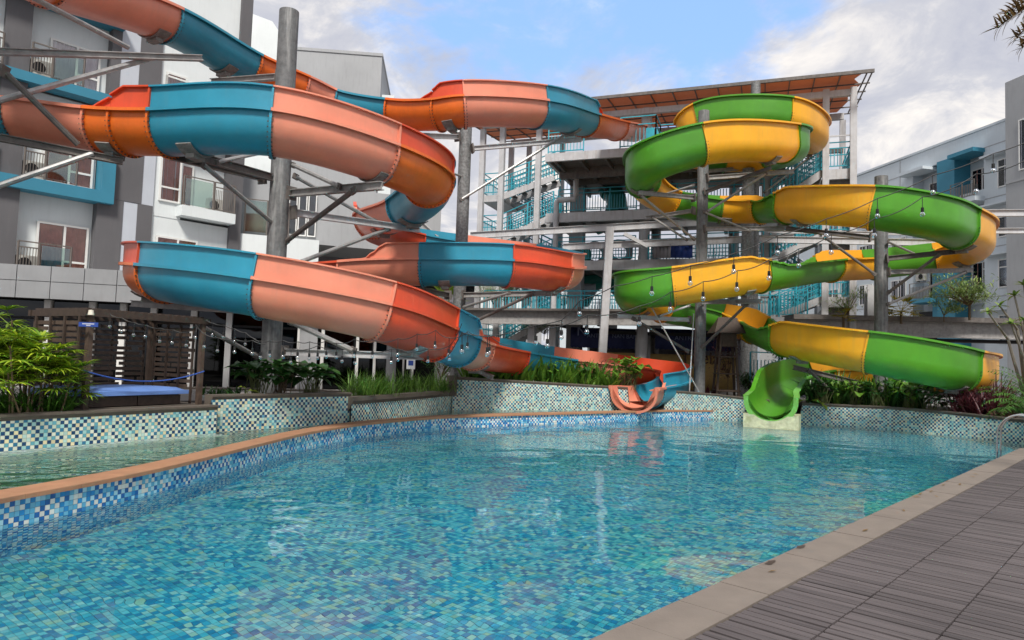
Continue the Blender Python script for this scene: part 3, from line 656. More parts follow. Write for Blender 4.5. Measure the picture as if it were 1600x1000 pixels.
col4 = column(1377, 620, 23, .5, 276, .42, 'column', 'thick grey round post inside the right loops of the green and yellow slide',
  [((1386, 404, 22.7), (1512, 391, 22.0), .12, .16, 'steel_dark'), ((1386, 425, 22.8), (1520, 422, 24.2), .12, .15, 'steel'), ((1360, 371, 22.8), (1228, 357, 23.4), .12, .15, 'steel_dark'),
   ((1372, 606, 22.8), (1240, 574, 21.9), .12, .15, 'steel_dark'), ((1384, 614, 22.8), (1510, 617, 21.6), .12, .16, 'steel')],
  [((1366, 428, 22.7), (1290, 372, 22.9), .045, 'steel_dark'), ((1388, 378, 22.7), (1432, 398, 24.6), .04, 'pipe'), ((1388, 457, 22.8), (1466, 399, 22.2), .05, 'steel_dark'), ((1388, 475, 22.8), (1508, 426, 24.0), .045, 'pipe'),
   ((1300, 612, 22.4), (1265, 580, 22.0), .05, 'steel_dark'), ((1398, 590, 22.8), (1450, 616, 21.8), .045, 'pipe')], py_ref=276)
column(1181, 600, 29.2, .5, 130, .40, 'column_b', 'grey round post rising behind the topmost green ring',
  [((1190, 214, 29), (1252, 244, 28.4), .11, .14, 'steel_dark'), ((1172, 262, 29), (1100, 268, 28.6), .11, .14, 'steel')], [((1195, 300, 29), (1262, 248, 28.2), .04, 'pipe')], py_ref=130)
column(632, 600, 27, .5, 188, .40, 'column_b', 'distant grey round post behind the crossing of the left slide',
  [((640, 330, 27), (690, 378, 25.6), .11, .14, 'steel')], [], py_ref=188)
# the arms of a post standing outside the left edge of the picture
Xl = -10.6
root = empty('slide_support_post', (Xl, 11.6, .5), 'steel post at the far left carrying long arms and pipes across the white building', 'steel post')
mb = MB(); mb.lathe((Xl, 11.6, .5), [(.22, 0), (.22, 8.3), (0, 8.3)], 18); mb.build('post_shaft', M['column'], root, smooth=40)
H0 = lambda z: Vector((Xl+.2, 11.6, z))
for B, z, w, h, m in ((P(316, 91, 14.6), 6.6, .12, .12, 'steel'), (P(192, 252, 12.9), 5.35, .12, .13, 'steel_dark')):
    mb = MB(); mb.hbeam(H0(z), B, w, h, 0, .016); mb.build('support_arm', M[m], root)
    mb = MB(); mb.bar(H0(z)-Vector((.05, 0, 0)), H0(z)+Vector((.06, 0, 0)), .3, .3); mb.build('arm_bracket', M['steel_dark'], root)
for A, B, m in ((P(-30, 165, 11.6), P(240, 90, 14.2), 'pipe'), (P(-30, 300, 11.6), P(145, 240, 12.7), 'pipe'), (P(0, 105, 11.7), P(122, 226, 12.6), 'steel_dark'), (P(40, -10, 12.2), P(200, 74, 14.3), 'pipe')):
    mb = MB(); mb.tube([A, B], .055, 8); mb.build('brace', M[m], root, smooth=40)
mb = MB(); mb.bar(P(-8, 106, 11.7), P(8, 112, 11.7), .2, .2); mb.build('gusset_plate', M['steel_dark'], root)
for px, py in ((1200, 258), (1262, 240), (1225, 350), (1255, 356), (1000, 300), (1500, 395), (1505, 418), (1170, 462), (1250, 565), (1490, 610), (1000, 488), (1130, 350), (1140, 355)):
    saddle(pathB, near_s(pathB, px, py), slideB)
# ------------------------------------------------------------------ pool, basin, walls, deck
WZ, GZ = -.12, .12          # water levels: pool, green basin
FZ = -1.15
def poly(pts, z=None, name='x', m=None, kind='structure', skirt=None):
    from mathutils.geometry import delaunay_2d_cdt
    zz = pts[0][2] if z is None else z
    vo, eo, fo = delaunay_2d_cdt([Vector((p[0], p[1])) for p in pts], [], [list(range(len(pts)))], 1, 1e-3)[:3]
    bm = bmesh.new(); vs = [bm.verts.new((v.x, v.y, zz)) for v in vo]
    for f in fo: bm.faces.new([vs[i] for i in f])
    bm.normal_update()
    for f in bm.faces:
        if f.normal.z < 0: f.normal_flip()
    me = bpy.data.meshes.new(name); bm.to_mesh(me); bm.free(); me.materials.append(m)
    o = bpy.data.objects.new(name, me); COL.objects.link(o); o['kind'] = kind; return o
def curve2d(px_pts, step):
    s, a, cs = spline([Vector(p) for p in px_pts]); n = int(s[-1]/step)
    return [Vector([np.interp(k*step, s, a[:, j]) for j in range(3)]) for k in range(n+1)]
# terracotta divider: its near edge, traced on the level of its top
near_px = [(-420, 895), (-250, 838), (-120, 806), (0, 778), (130, 754), (250, 730), (415, 690), (480, 675), (545, 664), (620, 656), (700, 650.5), (800, 647), (900, 644.5), (1000, 642), (1042, 641)]
near = [G(x, y, .18) for x, y in near_px]
cpts = curve2d(near, .1); SPIT = Vector((6.95, 22.98, .18))
root = empty('pool_divider_wall', tuple(near[4]-Vector((0, 0, .3))), 'low curved mosaic wall with terracotta coping between the pool and the green basin', 'pool wall')
def mosaic_face(pts, ztop, zbot, m, parent, name='mosaic_face', seg_uv0=0.):
    """vertical strip; pts [(x,y)], ztop may be a list; UV in metres"""
    mb = MB(); mb.uv = []; u = seg_uv0
    for i, p in enumerate(pts):
        if i: u += math.hypot(p[0]-pts[i-1][0], p[1]-pts[i-1][1])
        zt = ztop[i] if isinstance(ztop, list) else ztop
        mb.v += [(p[0], p[1], zbot), (p[0], p[1], zt)]; mb.uv += [(u, zbot+7), (u, zt+7)]
    for i in range(len(pts)-1): mb.f.append((2*i, 2*i+2, 2*i+3, 2*i+1)); mb.m.append(0)
    return mb.build(name, m, parent)
fp = [(p.x, p.y) for p in cpts]
def off(i, w, pts):
    a, b = pts[max(i-1, 0)], pts[min(i+1, len(pts)-1)]; t = Vector((b[0]-a[0], b[1]-a[1])).normalized(); return Vector((pts[i][0]-t.y*w, pts[i][1]+t.x*w))
inner = [off(i, .02, fp) for i in range(len(fp))]
face = [(p.x, p.y) for p in inner]+[((SPIT.x), SPIT.y+.02)]
mosaic_face(face, .13, FZ-.05, M['edge_tile'], root)
back = [off(i, .33, fp) for i in range(len(fp))]
mosaic_face([(p.x, p.y) for p in back][::-1], .13, -.6, M['planter_tile'], root, 'mosaic_face')
# raised tesserae on the near part of the face, real edges and joints
mb = MB(); mb.uv = []; cell = .052; u = 0; tot = [0]
for i in range(1, len(face)): tot.append(tot[-1]+math.hypot(face[i][0]-face[i-1][0], face[i][1]-face[i-1][1]))
fx = np.array([p[0] for p in face]); fy = np.array([p[1] for p in face]); tot = np.array(tot)
umax = tot[np.argmax(np.array([p.y for p in cpts]) > 13.5)]
for i in range(0, int(umax/cell)):
    ua, ub = i*cell+.002, (i+1)*cell-.002; xa, ya = np.interp(ua, tot, fx), np.interp(ua, tot, fy); xb, yb = np.interp(ub, tot, fx), np.interp(ub, tot, fy)
    nx_, ny_ = (yb-ya), -(xb-xa); l_ = math.hypot(nx_, ny_); nx_, ny_ = nx_/l_*.004, ny_/l_*.004
    j0 = int(math.floor((.13+7)/cell))-1
    for j in range(j0-9, j0+1):
        za, zb = j*cell+.002-7, (j+1)*cell-.002-7; q = len(mb.v)
        zo = random.uniform(.7, 1.3)
        mb.v += [(xa, ya, za), (xb, yb, za), (xb, yb, zb), (xa, ya, zb)]+[(x+nx_*zo, y+ny_*zo, z) for x, y, z in ((xa, ya, za), (xb, yb, za), (xb, yb, zb), (xa, ya, zb))]
        mb.uv += [((i+.5)*cell, (j+.5)*cell)]*8
        mb.f += [(q+4, q+5, q+6, q+7), (q, q+1, q+5, q+4), (q+2, q+3, q+7, q+6), (q+1, q+2, q+6, q+5), (q+3, q, q+4, q+7)]; mb.m += [0]*5
tag(mb.build('mosaic_tile', M['edge_tile'], root), kind='stuff')
# coping stones
n = len(fp); i = 0; w = .36
while i < n-1:
    ln = random.choice((6, 6, 7)); j = min(i+ln, n-1)
    mb = MB(); ia = [k for k in range(i, j+1)]; top = .18+random.uniform(-.002, .002)
    A = [off(k, -.025, fp) for k in ia]; B = [off(k, w-.025, fp) for k in ia]
    g0 = (A[1]-A[0])*.03; A[0] = A[0]+g0; B[0] = B[0]+g0
    for a_, b_ in zip(A, B): mb.v += [(a_.x, a_.y, .13), (a_.x, a_.y, top-.006), (a_.x*.985+b_.x*.015, a_.y*.985+b_.y*.015, top), (b_.x, b_.y, top), (b_.x, b_.y, .13)]
    for k in range(len(ia)-1):
        q = k*5
        for c_ in range(5): c2 = (c_+1) % 5; mb.f.append((q+c_, q+5+c_, q+5+c2, q+c2))
    e_ = (len(ia)-1)*5; mb.f += [(0, 1, 2, 3, 4), (e_+4, e_+3, e_+2, e_+1, e_)]; mb.m = [0]*len(mb.f)
    mb.build('coping_stone', M['terracotta'], root); i = j
a_ = Vector(fp[-1]); b_ = Vector((SPIT.x, SPIT.y)); dd = (b_-a_); L0 = dd.length; dd.normalize(); nn2 = Vector((-dd.y, dd.x))
for k in range(3):
    p = a_+dd*(L0*k/3+.01); mb = MB(); mb.obox((p.x, p.y, .13), (dd.x*(L0/3-.02), dd.y*(L0/3-.02), 0), (nn2.x*.36, nn2.y*.36, 0), (0, 0, .05)); mb.build('coping_stone', M['terracotta'], root)
# planter walls ---------------------------------------------------------------
WALLS = []
def pwall(pts, ztops, label, zbot=-.7, capm='cap', cap=.032, thick=.22, cap_over=.03, step=.25, px0=0, cut=None):
    p = [Vector((x, y, z)) for (x, y), z in zip(pts, ztops)]
    s, a, cs = spline(p); n = max(2, int(s[-1]/step)); q = [Vector([np.interp(s[-1]*k/n, s, a[:, j]) for j in range(3)]) for k in range(n+1)]
    if cut:
        for v in q:
            if cut[0] < v.x < cut[1]: v.z = cut[2]
    root = empty('planter_wall', (q[n//2].x, q[n//2].y, zbot), label, 'pool wall')
    f = [(v.x, v.y) for v in q]; mosaic_face(f, [v.z-cap for v in q], zbot, M['planter_tile'], root, seg_uv0=px0)
    mb = MB()
    for k, v in enumerate(q):
        i0 = off(k, -cap_over, f); i1 = off(k, thick, f)
        mb.v += [(i0.x, i0.y, v.z-cap), (i0.x, i0.y, v.z), (i1.x, i1.y, v.z), (i1.x, i1.y, v.z-.5)]
    for k in range(n):
        for c_ in range(4): c2 = (c_+1) % 4; mb.f.append((k*4+c_, k*4+4+c_, k*4+4+c2, k*4+c2))
    mb.f += [(0, 1, 2, 3), (n*4+3, n*4+2, n*4+1, n*4)]; mb.m = [0]*len(mb.f); mb.build('stone_cap', M[capm], root)
    WALLS.append([off(k, .05, f) for k in range(n+1)]); return root
pwall([(-10.6, 3.4), (-8.7, 6.6), (-6.9, 9.51), (-6.0, 11.05), (-5.22, 12.45)], [.63]*5, 'mosaic planter wall below the daybed shelter at the left', px0=0)
pwall([(-5.35, 12.5), (-5.0, 13.0), (-4.3, 13.9), (-3.45, 15.1)], [.80, .80, .80, .79], 'mosaic planter wall under the broad dark leaves, left of the grass clumps', px0=3)
pwall([(-3.40, 15.0), (-3.0, 15.9), (-2.4, 17.5), (-1.60, 19.85)], [.70]*4, 'recessed mosaic wall with dark stone cap under the grass clumps', cap=.09, cap_over=.05, px0=6)
pwall([(-1.62, 19.7), (.6, 20.75), (2.9, 21.7), (5.0, 22.4), (7.0, 22.95)], [1.09, 1.0, .91, .82, .71], 'mosaic wall behind the salmon slide mouth, planted with strap leaves', px0=9, step=.1, cut=(3.75, 5.05, .20))
mb = MB(); mb.box((-1.78, 19.5, .55), (-1.5, 19.75, 1.12))
root = WALLS and bpy.data.objects['planter_wall.003']; mb.build('corner_pier', M['cap'], root)
pwall([(6.9, 22.98), (7.69, 22.62), (9.33, 22.27), (11.7, 21.02), (12.69, 19.56), (13.17, 18.47), (13.5, 17.6), (14.3, 15.0)], [.70, .65, .56, .57, .55, .52, .50, .50], 'mosaic wall of the pool behind the green slide mouth, from centre to right', zbot=FZ-.05, px0=14, step=.1, cut=(8.45, 9.3, .06))
# right-hand coping of the pool -----------------------------------------------
def E(s, v, z=0.): p = EDGE_A+EU*s+EV*v; return Vector((p.x, p.y, z))
root = empty('pool_edge_coping', tuple(E(3, .2, -.2)), 'straight strip of grey sandstone coping slabs between pool and decking', 'coping')
s = -4.0
while s < 14.6:
    ln = .60; mb = MB(); z = .006+random.uniform(-.002, .002)
    mb.obox(E(s+.003, -.02, z-.05), EU*(ln-.006), EV*.375, (0, 0, .05)); mb.build('coping_slab', M['sandstone'], root); s += ln
mosaic_face([tuple(E(14.8, 0))[:2], tuple(E(-4.2, 0))[:2]], -.045, FZ-.05, M['edge_tile'], root)
# decking slats
deck = empty('timber_deck', tuple(E(2, 1.5, -.06)), 'weathered grey slatted timber deck along the right side of the pool', 'deck')
PITCH_S, SW = .086, .066
slat_me = {}
rows = [(.362, .862)]+[(.862+.525*k, .862+.525*(k+1)) for k in range(9)]
cands = []
for ri, (v0, v1) in enumerate(rows):
    for k in range(int(18/PITCH_S)):
        s0 = -3.2+k*PITCH_S
        c = E(s0, (v0+v1)/2); x, y = proj(c) if (c-CAM).dot(FW) > .3 else (-999, 0)
        vis = -150 < x < 1750 and -50 < y < 1150
        cands.append(((c-CAM).length if vis else 99, s0, v0, v1, vis))
cands.sort(key=lambda c: c[0])
big = cands[:300]; rest = cands[300:]
def slat_verts(s0, v0, v1, dz=0., dv=0.):
    g = .012
    o = E(s0, v0+g/2+dv, -.028+dz); return o, EU*SW, EV*(v1-v0-g)
mes = []
for i in range(6):
    mb = MB(); a_ = EU*SW; b_ = EV*.507; b_ = EV*(.514 if i < 3 else .489); tp = .028
    e1 = a_*.06
    mb.v = [tuple(v) for v in (Vector((0, 0, 0)), a_, a_+b_, b_, Vector((0, 0, tp-.003)), a_+Vector((0, 0, tp-.003)), a_+b_+Vector((0, 0, tp-.003)), b_+Vector((0, 0, tp-.003)), e1+Vector((0, 0, tp)), a_-e1+Vector((0, 0, tp)), a_-e1+b_+Vector((0, 0, tp)), e1+b_+Vector((0, 0, tp)))]
    mb.f = [(0,1,5,4),(1,2,6,5),(2,3,7,6),(3,0,4,7),(4,5,9,8),(5,6,10,9),(6,7,11,10),(7,4,8,11),(8,9,10,11)]; mb.m = [0]*9
    me = bpy.data.meshes.new('slat'); me.from_pydata(mb.v, [], mb.f); me.materials.append(M['slat']); mes.append(me)
doff = wloc(deck)
for i, (_, s0, v0, v1, vis) in enumerate(big):
    o_ = bpy.data.objects.new('slat', mes[i % 3+(3 if v0 < .5 else 0)]); COL.objects.link(o_); o_.parent = deck
    o_.location = E(s0+random.uniform(-.004, .004), v0+.006, -.028+random.uniform(-.004, .003))-doff; o_.rotation_euler.z = random.uniform(-.010, .010)
    if v0 < .5: o_.scale = (1, 1, 1)
mb = MB()
for _, s0, v0, v1, vis in rest:
    o_, a_, b_ = slat_verts(s0+random.uniform(-.004, .004), v0, v1, random.uniform(-.003, .003)); mb.obox(o_, a_, b_, (0, 0, .028))
tag(mb.build('slat', M['slat'], deck), kind='stuff')
# ground sheets
poly([E(-6, .02), E(14.9, .02), E(14.9, 40), E(-6, 40)], -.055, 'deck_base', M['gap'])
g1 = [v for w_ in WALLS for v in w_]
gp = [Vector((-300, -40))]+[Vector((-10.9, 3.0))]+g1+[Vector((14.6, 14.0)), Vector((60, 12.0)), Vector((400, 10)), Vector((400, 500)), Vector((-400, 500))]
poly([(p.x, p.y) for p in gp], .42, 'ground', M['soil'])
poly([(-900, -300), (900, -300), (900, 900), (-900, 900)], -1.35, 'lower_ground', M['paving'])
poly([E(-60, .3), E(-6, .3), E(-6, 60), E(-60, 60)], -.06, 'terrace', M['paving'])
# paved court between planting and buildings
poly([(-14, 15.5), (-8, 15.5), (-5, 18), (-3, 24), (14, 25.5), (34, 24), (60, 40), (40, 70), (-30, 60)], .426, 'paved_court', M['paving'])
# pool floor
pool_poly = [E(-4.3, .0), E(14.9, 0)]+[Vector((v.x, v.y, 0)) for v in WALLS[4][::-1]]+[Vector((a[0], a[1], 0)) for a in face[::-1]]+[Vector((-9, -5, 0))]
floor = poly([E(-6, .3), E(15.5, .3), (16, 26, 0), (-14, 26, 0), (-14, -8, 0)], FZ, 'pool_floor', M['floor_tile'])
# the nearest floor tiles are pieces of their own, the following ones one joined layer
cs_, sn_ = math.cos(-FLOOR_ROT), math.sin(-FLOOR_ROT); c = FLOOR_CELL; tiles = []
def cellpos(i, j): x, y = (i+.5)*c, (j+.5)*c; return x*cs_-y*sn_, x*sn_+y*cs_
for i in range(-160, 200):
    for j in range(-60, 260):
        x, y = cellpos(i, j)
        if not (-6 < x < 4 and 3.2 < y < 9.5): continue
        # where the refracted tile roughly shows
        ax, ay = proj((x, y, FZ*.72))
        if -60 < ax < 1660 and ay < 1060 and (Vector((x, y, 0))-EDGE_A).dot(EV) < .1: tiles.append((x*x+y*y, x, y, -60 < ax and ay < 1000))
tiles.sort()
near_t = [t for t in tiles if t[3]][:300]; ns = set((t[1], t[2]) for t in near_t)
tm = MB(); hh = c/2-.0015
def tile_geo(mb, x, y, z, tilt=0.):
    co = [(-hh, -hh), (hh, -hh), (hh, hh), (-hh, hh)]; q = len(mb.v)
    for zz, k in ((0, 1), (.005, .96)):
        for a_, b_ in co: a2, b2 = a_*k, b_*k; mb.v.append((x+a2*cs_-b2*sn_, y+a2*sn_+b2*cs_, z+zz+(tilt*a_ if zz else 0)))
    mb.f += [(q+4, q+5, q+6, q+7), (q, q+1, q+5, q+4), (q+1, q+2, q+6, q+5), (q+2, q+3, q+7, q+6), (q+3, q, q+4, q+7)]; mb.m += [0]*5
tile_geo(tm, 0, 0, 0); me = bpy.data.meshes.new('tile'); me.from_pydata(tm.v, [], tm.f); me.materials.append(M['floor_tile'])
for _, x, y, v in near_t:
    o_ = bpy.data.objects.new('tile', me); COL.objects.link(o_); o_.parent = floor; o_.location = (x, y, FZ+.0005); 
tm = MB()
for _, x, y, v in tiles:
    if (x, y) not in ns: tile_geo(tm, x, y, FZ+.0005, random.uniform(-.02, .02))
tag(tm.build('tile', M['floor_tile'], floor), kind='stuff')
wat = poly(pool_poly, WZ, 'pool_water', M['water'])
# green basin: floor, submerged ledge, water
bas = [Vector((p.x, p.y, 0)) for p in back if p.y < 22.3]+[Vector((6.3, 22.70, 0))]
bl = [Vector((v.x, v.y, 0)) for w_ in WALLS[:4] for v in w_ if v.x < 6.4]
M['basin_floor'] = tile_mat('green_basin_mosaic', [(2, (.17, .36, .28)), (2, (.12, .28, .22)), (1, (.25, .42, .33))], [(2, (.20, .38, .29)), (1, (.27, .46, .36))], .054, (.05, .15, .1), 'POS', .3)
bm_poly = [p for p in bas]+bl[::-1]
poly(bm_poly, -.45, 'basin_floor', M['basin_floor']); poly(bm_poly, GZ, 'basin_water', M['water_g'])
mb = MB()
lf = [(-8.7, 6.6), (-6.9, 9.51), (-6.0, 11.05), (-5.25, 12.45)]
for i, p in enumerate(lf):
    q = off(i, -.45, lf); q2 = off(i, .02, lf); mb.v += [(q.x, q.y, -.45), (q.x, q.y, .095), (q2.x, q2.y, .112)]
for i in range(len(lf)-1): k = i*3; mb.f += [(k, k+3, k+4, k+1), (k+1, k+4, k+5, k+2)]
mb.m = [0]*len(mb.f); mb.uv = [(v[0], v[1]) for v in mb.v]
o_ = mb.build('submerged_ledge', mat('pale_ledge_tile', (.72, .78, .74), .3, .2, 6)); tag(o_, kind='structure')
# fallen leaves on the coping
lm = M['lf_dry']
for i, (px, py) in enumerate([(1474, 758), (1480, 752), (1455, 768), (1463, 776), (1432, 776), (1438, 772), (1500, 757), (1520, 745), (1412, 798), (1352, 829), (1525, 741), (1429, 777), (1207, 893)]):
    p = G(px, py, .012); a_ = random.uniform(0, 3.1); l_ = random.uniform(.03, .06); mb = MB()
    u_ = Vector((math.cos(a_), math.sin(a_), 0)); v_ = Vector((-u_.y, u_.x, 0))
    mb.add([p-u_*l_, p-v_*l_*.35+Vector((0, 0, .01)), p+u_*l_+Vector((0, 0, .012)), p+v_*l_*.35+Vector((0, 0, .006)), p+Vector((0, 0, .004))], [(0, 1, 4), (1, 2, 4), (2, 3, 4), (3, 0, 4)])
    tag(mb.build('fallen_leaf', lm), 'small dry brown leaf lying on the grey pool coping', 'leaf', 'dry leaves scattered on the coping')
for px, py in ((1203, 878), (1252, 854)):
    p = G(px, py, .014); mb = MB(); ps = [p+EU*(.085*math.cos(a)*random.uniform(.6, 1.2))+EV*(.032*math.sin(a)*random.uniform(.5, 1.3))+Vector((0, 0, -.003)) for a in [k*.5236 for k in range(12)]]; mb.add(ps+[p], [(k, (k+1) % 12, 12) for k in range(12)]); tag(mb.build('drain_mark', M['wood_dark']), ('nearer' if px == 1203 else 'farther')+' of two dark wet blotches at the lip of the grey coping', 'stain')
# ladder rails
rail = empty('pool_ladder', tuple(G(1570, 706, 0)), 'shiny stainless pool ladder handrails at the right edge of the pool', 'pool ladder')
gA = G(1566, 708, 0)
for k in (0, 1):
    o0 = gA+EU*(.42*k)-EV*.05; up_ = Vector((0, 0, 1))
    pts = [o0-EV*.04+up_*(-.7), o0-EV*.04+up_*.28, o0-EV*.02+up_*.5, o0+EV*.10+up_*.70, o0+EV*.26+up_*.80, o0+EV*.44+up_*.80, o0+EV*.58+up_*.70, o0+EV*.64+up_*.5, o0+EV*.66]
    s_, a_, c_ = spline(pts); mb = MB(); mb.tube([Vector([np.interp(s_[-1]*q/30, s_, a_[:, j]) for j in range(3)]) for q in range(31)], .021, 10); mb.build('handrail', M['stainless'], rail, smooth=50)

q = G(152, 872, FZ+.35); dr = empty('pool_drain', (q.x*1.05, q.y*1.05, FZ+.006), 'pale square drain cover on the pool floor near the left wall', 'drain'); mb = MB(); c_ = wloc(dr)
mb.box((c_.x-.22, c_.y-.2, c_.z), (c_.x+.22, c_.y+.2, c_.z+.012)); mb.build('cover', M['cream'], dr)

mb = MB(); rf_ = random.Random(5); lfc = curve2d([Vector((x, y, 0)) for x, y in lf], .05); lf2 = [(p.x, p.y) for p in lfc]
for i in range(1500):
    k = rf_.randrange(len(lf2)); q = off(k, -abs(rf_.gauss(0, .20))-.02, lf2); a_, b_ = lf2[max(k-1, 0)], lf2[min(k+1, len(lf2)-1)]; t_ = Vector((b_[0]-a_[0], b_[1]-a_[1], 0)).normalized(); n_ = Vector((-t_.y, t_.x, 0)); l_ = rf_.uniform(.02, .07); w_ = rf_.uniform(.004, .012)
    c_ = Vector((q.x, q.y, GZ+.004+rf_.random()*.003)); t_ = (t_+n_*rf_.uniform(-.5, .5)).normalized(); mb.add([c_-t_*l_, c_-n_*w_, c_+t_*l_, c_+n_*w_], [(0, 1, 2, 3)])
tag(mb.build('ripple_strip', mat('ripple_white', (.62, .72, .70), .3, .1, 5)), 'broken white ripples along the foot of the left planter wall', 'ripple', kind='stuff')  # flat white slivers scattered over the water surface, densest at the wall
# ------------------------------------------------------------------ buildings
class Fac:
    def __init__(s, p0, d): s.p0 = Vector((p0[0], p0[1], 0)); s.d = Vector((d[0], d[1], 0)).normalized(); s.n = Vector((s.d.y, -s.d.x, 0))
    def pt(s, u, o, z): return s.p0+s.d*u+s.n*o+Vector((0, 0, z))
    def box(s, mb, u0, u1, o0, o1, z0, z1, m=0): mb.obox(s.pt(u0, o0, z0), s.d*(u1-u0), s.n*(o1-o0), (0, 0, z1-z0), m)
def wavy(F, u0, u1, o, z0, z1, m, parent, amp=.03, wl=.11):
    mb = MB(); n = max(6, int((u1-u0)/.025))
    for i in range(n+1):
        u = u0+(u1-u0)*i/n; oo = o+amp*math.sin(2*math.pi*u/wl)+amp*.5*math.sin(2*math.pi*u/(wl*2.7)+1)
        mb.v += [tuple(F.pt(u, oo, z0)), tuple(F.pt(u, oo, z1))]
    for i in range(n): mb.f.append((2*i, 2*i+2, 2*i+3, 2*i+1)); mb.m.append(0)
    return mb.build('curtain', M[m], parent, smooth=True)
def window(F, root, u0, u1, z0, z1, o, splits=(), bars=(), curtain=None, fw=.07, depth=.09, glassm='glass'):
    mb = MB()
    F.box(mb, u0, u1, o, o+depth, z0, z0+fw); F.box(mb, u0, u1, o, o+depth, z1-fw, z1)
    F.box(mb, u0, u0+fw, o, o+depth, z0+fw, z1-fw); F.box(mb, u1-fw, u1, o, o+depth, z0+fw, z1-fw)
    for q in splits: F.box(mb, q-fw/2, q+fw/2, o+.002, o+depth-.002, z0+fw, z1-fw)
    for (a, b, z) in bars: F.box(mb, a+.03, b-.03, o+.004, o+depth-.004, z-fw/2, z+fw/2)
    w = mb.build('window', M['frame'], root)
    xs = [u0]+list(splits)+[u1]
    for a, b in zip(xs[:-1], xs[1:]):
        mb = MB(); F.box(mb, a+fw*.6, b-fw*.6, o+depth*.62, o+depth*.62+.006, z0+fw*.6, z1-fw*.6); mb.build('pane', M[glassm], w)
        if curtain: c_ = wavy(F, a+fw*.6, b-fw*.6, o+.018, z0+fw*.6, z1-fw*.6, curtain, w, amp=.017, wl=.15)
    return w
def ac_unit(F, u, o, z, label, w=.75, face='n'):
    root = empty('air_conditioner', tuple(F.pt(u+w/2, o, z)), label, 'air conditioner'); mb = MB(); F.box(mb, u, u+w, o-.3, o, z+.05, z+.6); mb.build('casing', M['ac'], root)
    mb = MB(); c_ = F.pt(u+w*.38, o+.012, z+.33)
    for r_ in (.05, .10, .15, .19):
        pts = [c_+F.d*(r_*math.cos(a*math.pi/9))+Vector((0, 0, r_*math.sin(a*math.pi/9))) for a in range(19)]; mb.tube(pts, .008, 4)
    mb.build('fan_grille', M['gap'], root)
    mb = MB(); pts = [c_-F.n*.006+F.d*(.19*math.cos(a*math.pi/10))+Vector((0, 0, .19*math.sin(a*math.pi/10))) for a in range(20)]; mb.add(pts, [tuple(range(20))]); mb.build('fan_opening', M['gap'], root)
    mb = MB(); F.box(mb, u+.08, u+.14, o-.25, o-.05, z, z+.05); F.box(mb, u+w-.14, u+w-.08, o-.25, o-.05, z, z+.05); mb.build('foot_rail', M['gap'], root)
def railing(pts, parent, m='railing', h=1.0, rails=(1.0, .85, .1), bal=.10, bw=.018, post=.05, balr=(.1, .85), post_step=1.2, name='railing'):
    mb = MB(); bb = MB()
    for A, B in zip(pts[:-1], pts[1:]):
        A, B = Vector(A), Vector(B); L_ = (Vector((B.x, B.y, 0))-Vector((A.x, A.y, 0))).length; n = max(1, round(L_/post_step))
        for z in rails: mb.bar(A+Vector((0, 0, z)), B+Vector((0, 0, z)), .045, .04)
        for i in range(n+1):
            p = A.lerp(B, i/n); mb.bar(p, p+Vector((0, 0, h)), post, post)
        nb = int(L_/bal) if bal else 0
        if bal and bw:
            for i in range(1, nb):
                p = A.lerp(B, i/nb); bb.bar(p+Vector((0, 0, balr[0])), p+Vector((0, 0, balr[1])), bw, bw)
    r_ = mb.build(name, M[m], parent)
    if bb.v: tag(bb.build('baluster_row', M[m], r_), kind='stuff')
    return r_
# left hotel block -----------------------------------------------------------
FL = Fac((-16, 24), (.6574, .7536)); FN = FL
hot = empty('hotel_building', tuple(FL.pt(2, 0, .42)), 'white, charcoal and teal hotel block with balconies at the upper left', 'building')
def part(name, m, boxes, parent=hot, F=FL):
    mb = MB()
    for b_ in boxes: F.box(mb, *b_)
    return mb.build(name, M[m], parent)
TOP = 17.5
part('wall', 'wall_white', [(-9, 6.55, -8, -.95, .42, TOP)])                     # body behind the bays
part('pier', 'wall_dark', [(-1.95, -1.2, -.95, .12, .42, TOP)]); part('pier', 'wall_dark', [(1.3, 1.62, -.95, .1, 7.05, TOP), ])
part('pier', 'wall_dark', [(1.16, 2.03, -.95, .10, .42, 7.04)]); part('pier', 'wall_pale', [(2.03, 2.52, -.95, .08, .42, 7.04)]); part('pier', 'wall_dark', [(2.52, 3.06, -.95, .10, .42, 7.04)])
part('pier', 'wall_dark', [(1.62, 2.64, -.95, .10, 7.05, 9.9)]); part('pier', 'wall_pale', [(2.64, 3.07, -.95, .08, 7.05, 9.9)])
part('pier', 'wall_pale', [(1.62, 2.27, -.95, .08, 9.91, TOP)]); part('pier', 'wall_dark', [(2.27, 3.07, -.95, .10, 9.91, TOP)])
# bay 1 walls between the piers, set back
part('wall', 'wall_white', [(-1.2, 1.3, -.9, -.35, 10.8, TOP)])
part('wall', 'wall_white', [(-1.2, 1.16, -.9, -.35, .42, 6.9)])
part('wall', 'wall_white', [(-1.2, 1.16, -.9, -.35, 7.25, 10.4)])
part('wall', 'wall_white', [(3.08, 6.12, -.9, -.02, .42, 6.72), (3.08, 4.15, -.9, 0, 6.72, 10.1), (3.08, 6.12, -.9, 0, 10.1, TOP), (4.15, 6.12, -.9, -.62, 6.72, 10.1)])
part('cornice', 'wall_white', [(2.9, 6.13, 0, .09, 10.1, 10.3)])
part('pier', 'wall_dark', [(6.12, 6.6, -.95, .15, .42, TOP)])
part('teal_band', 'teal', [(-4.5, 1.62, -.3, .35, 10.45, 10.78)]); part('teal_band', 'teal', [(-4.5, 1.60, -.3, .38, 6.8, 7.22), (1.17, 1.60, -.3, .38, 7.22, 8.6), ])
part('teal_canopy', 'teal', [(-4.5, 1.62, -.3, .65, 13.35, 13.6)]); part('teal_band', 'teal', [(-9, 2.2, -.3, .5, 16.6, 17.6)])
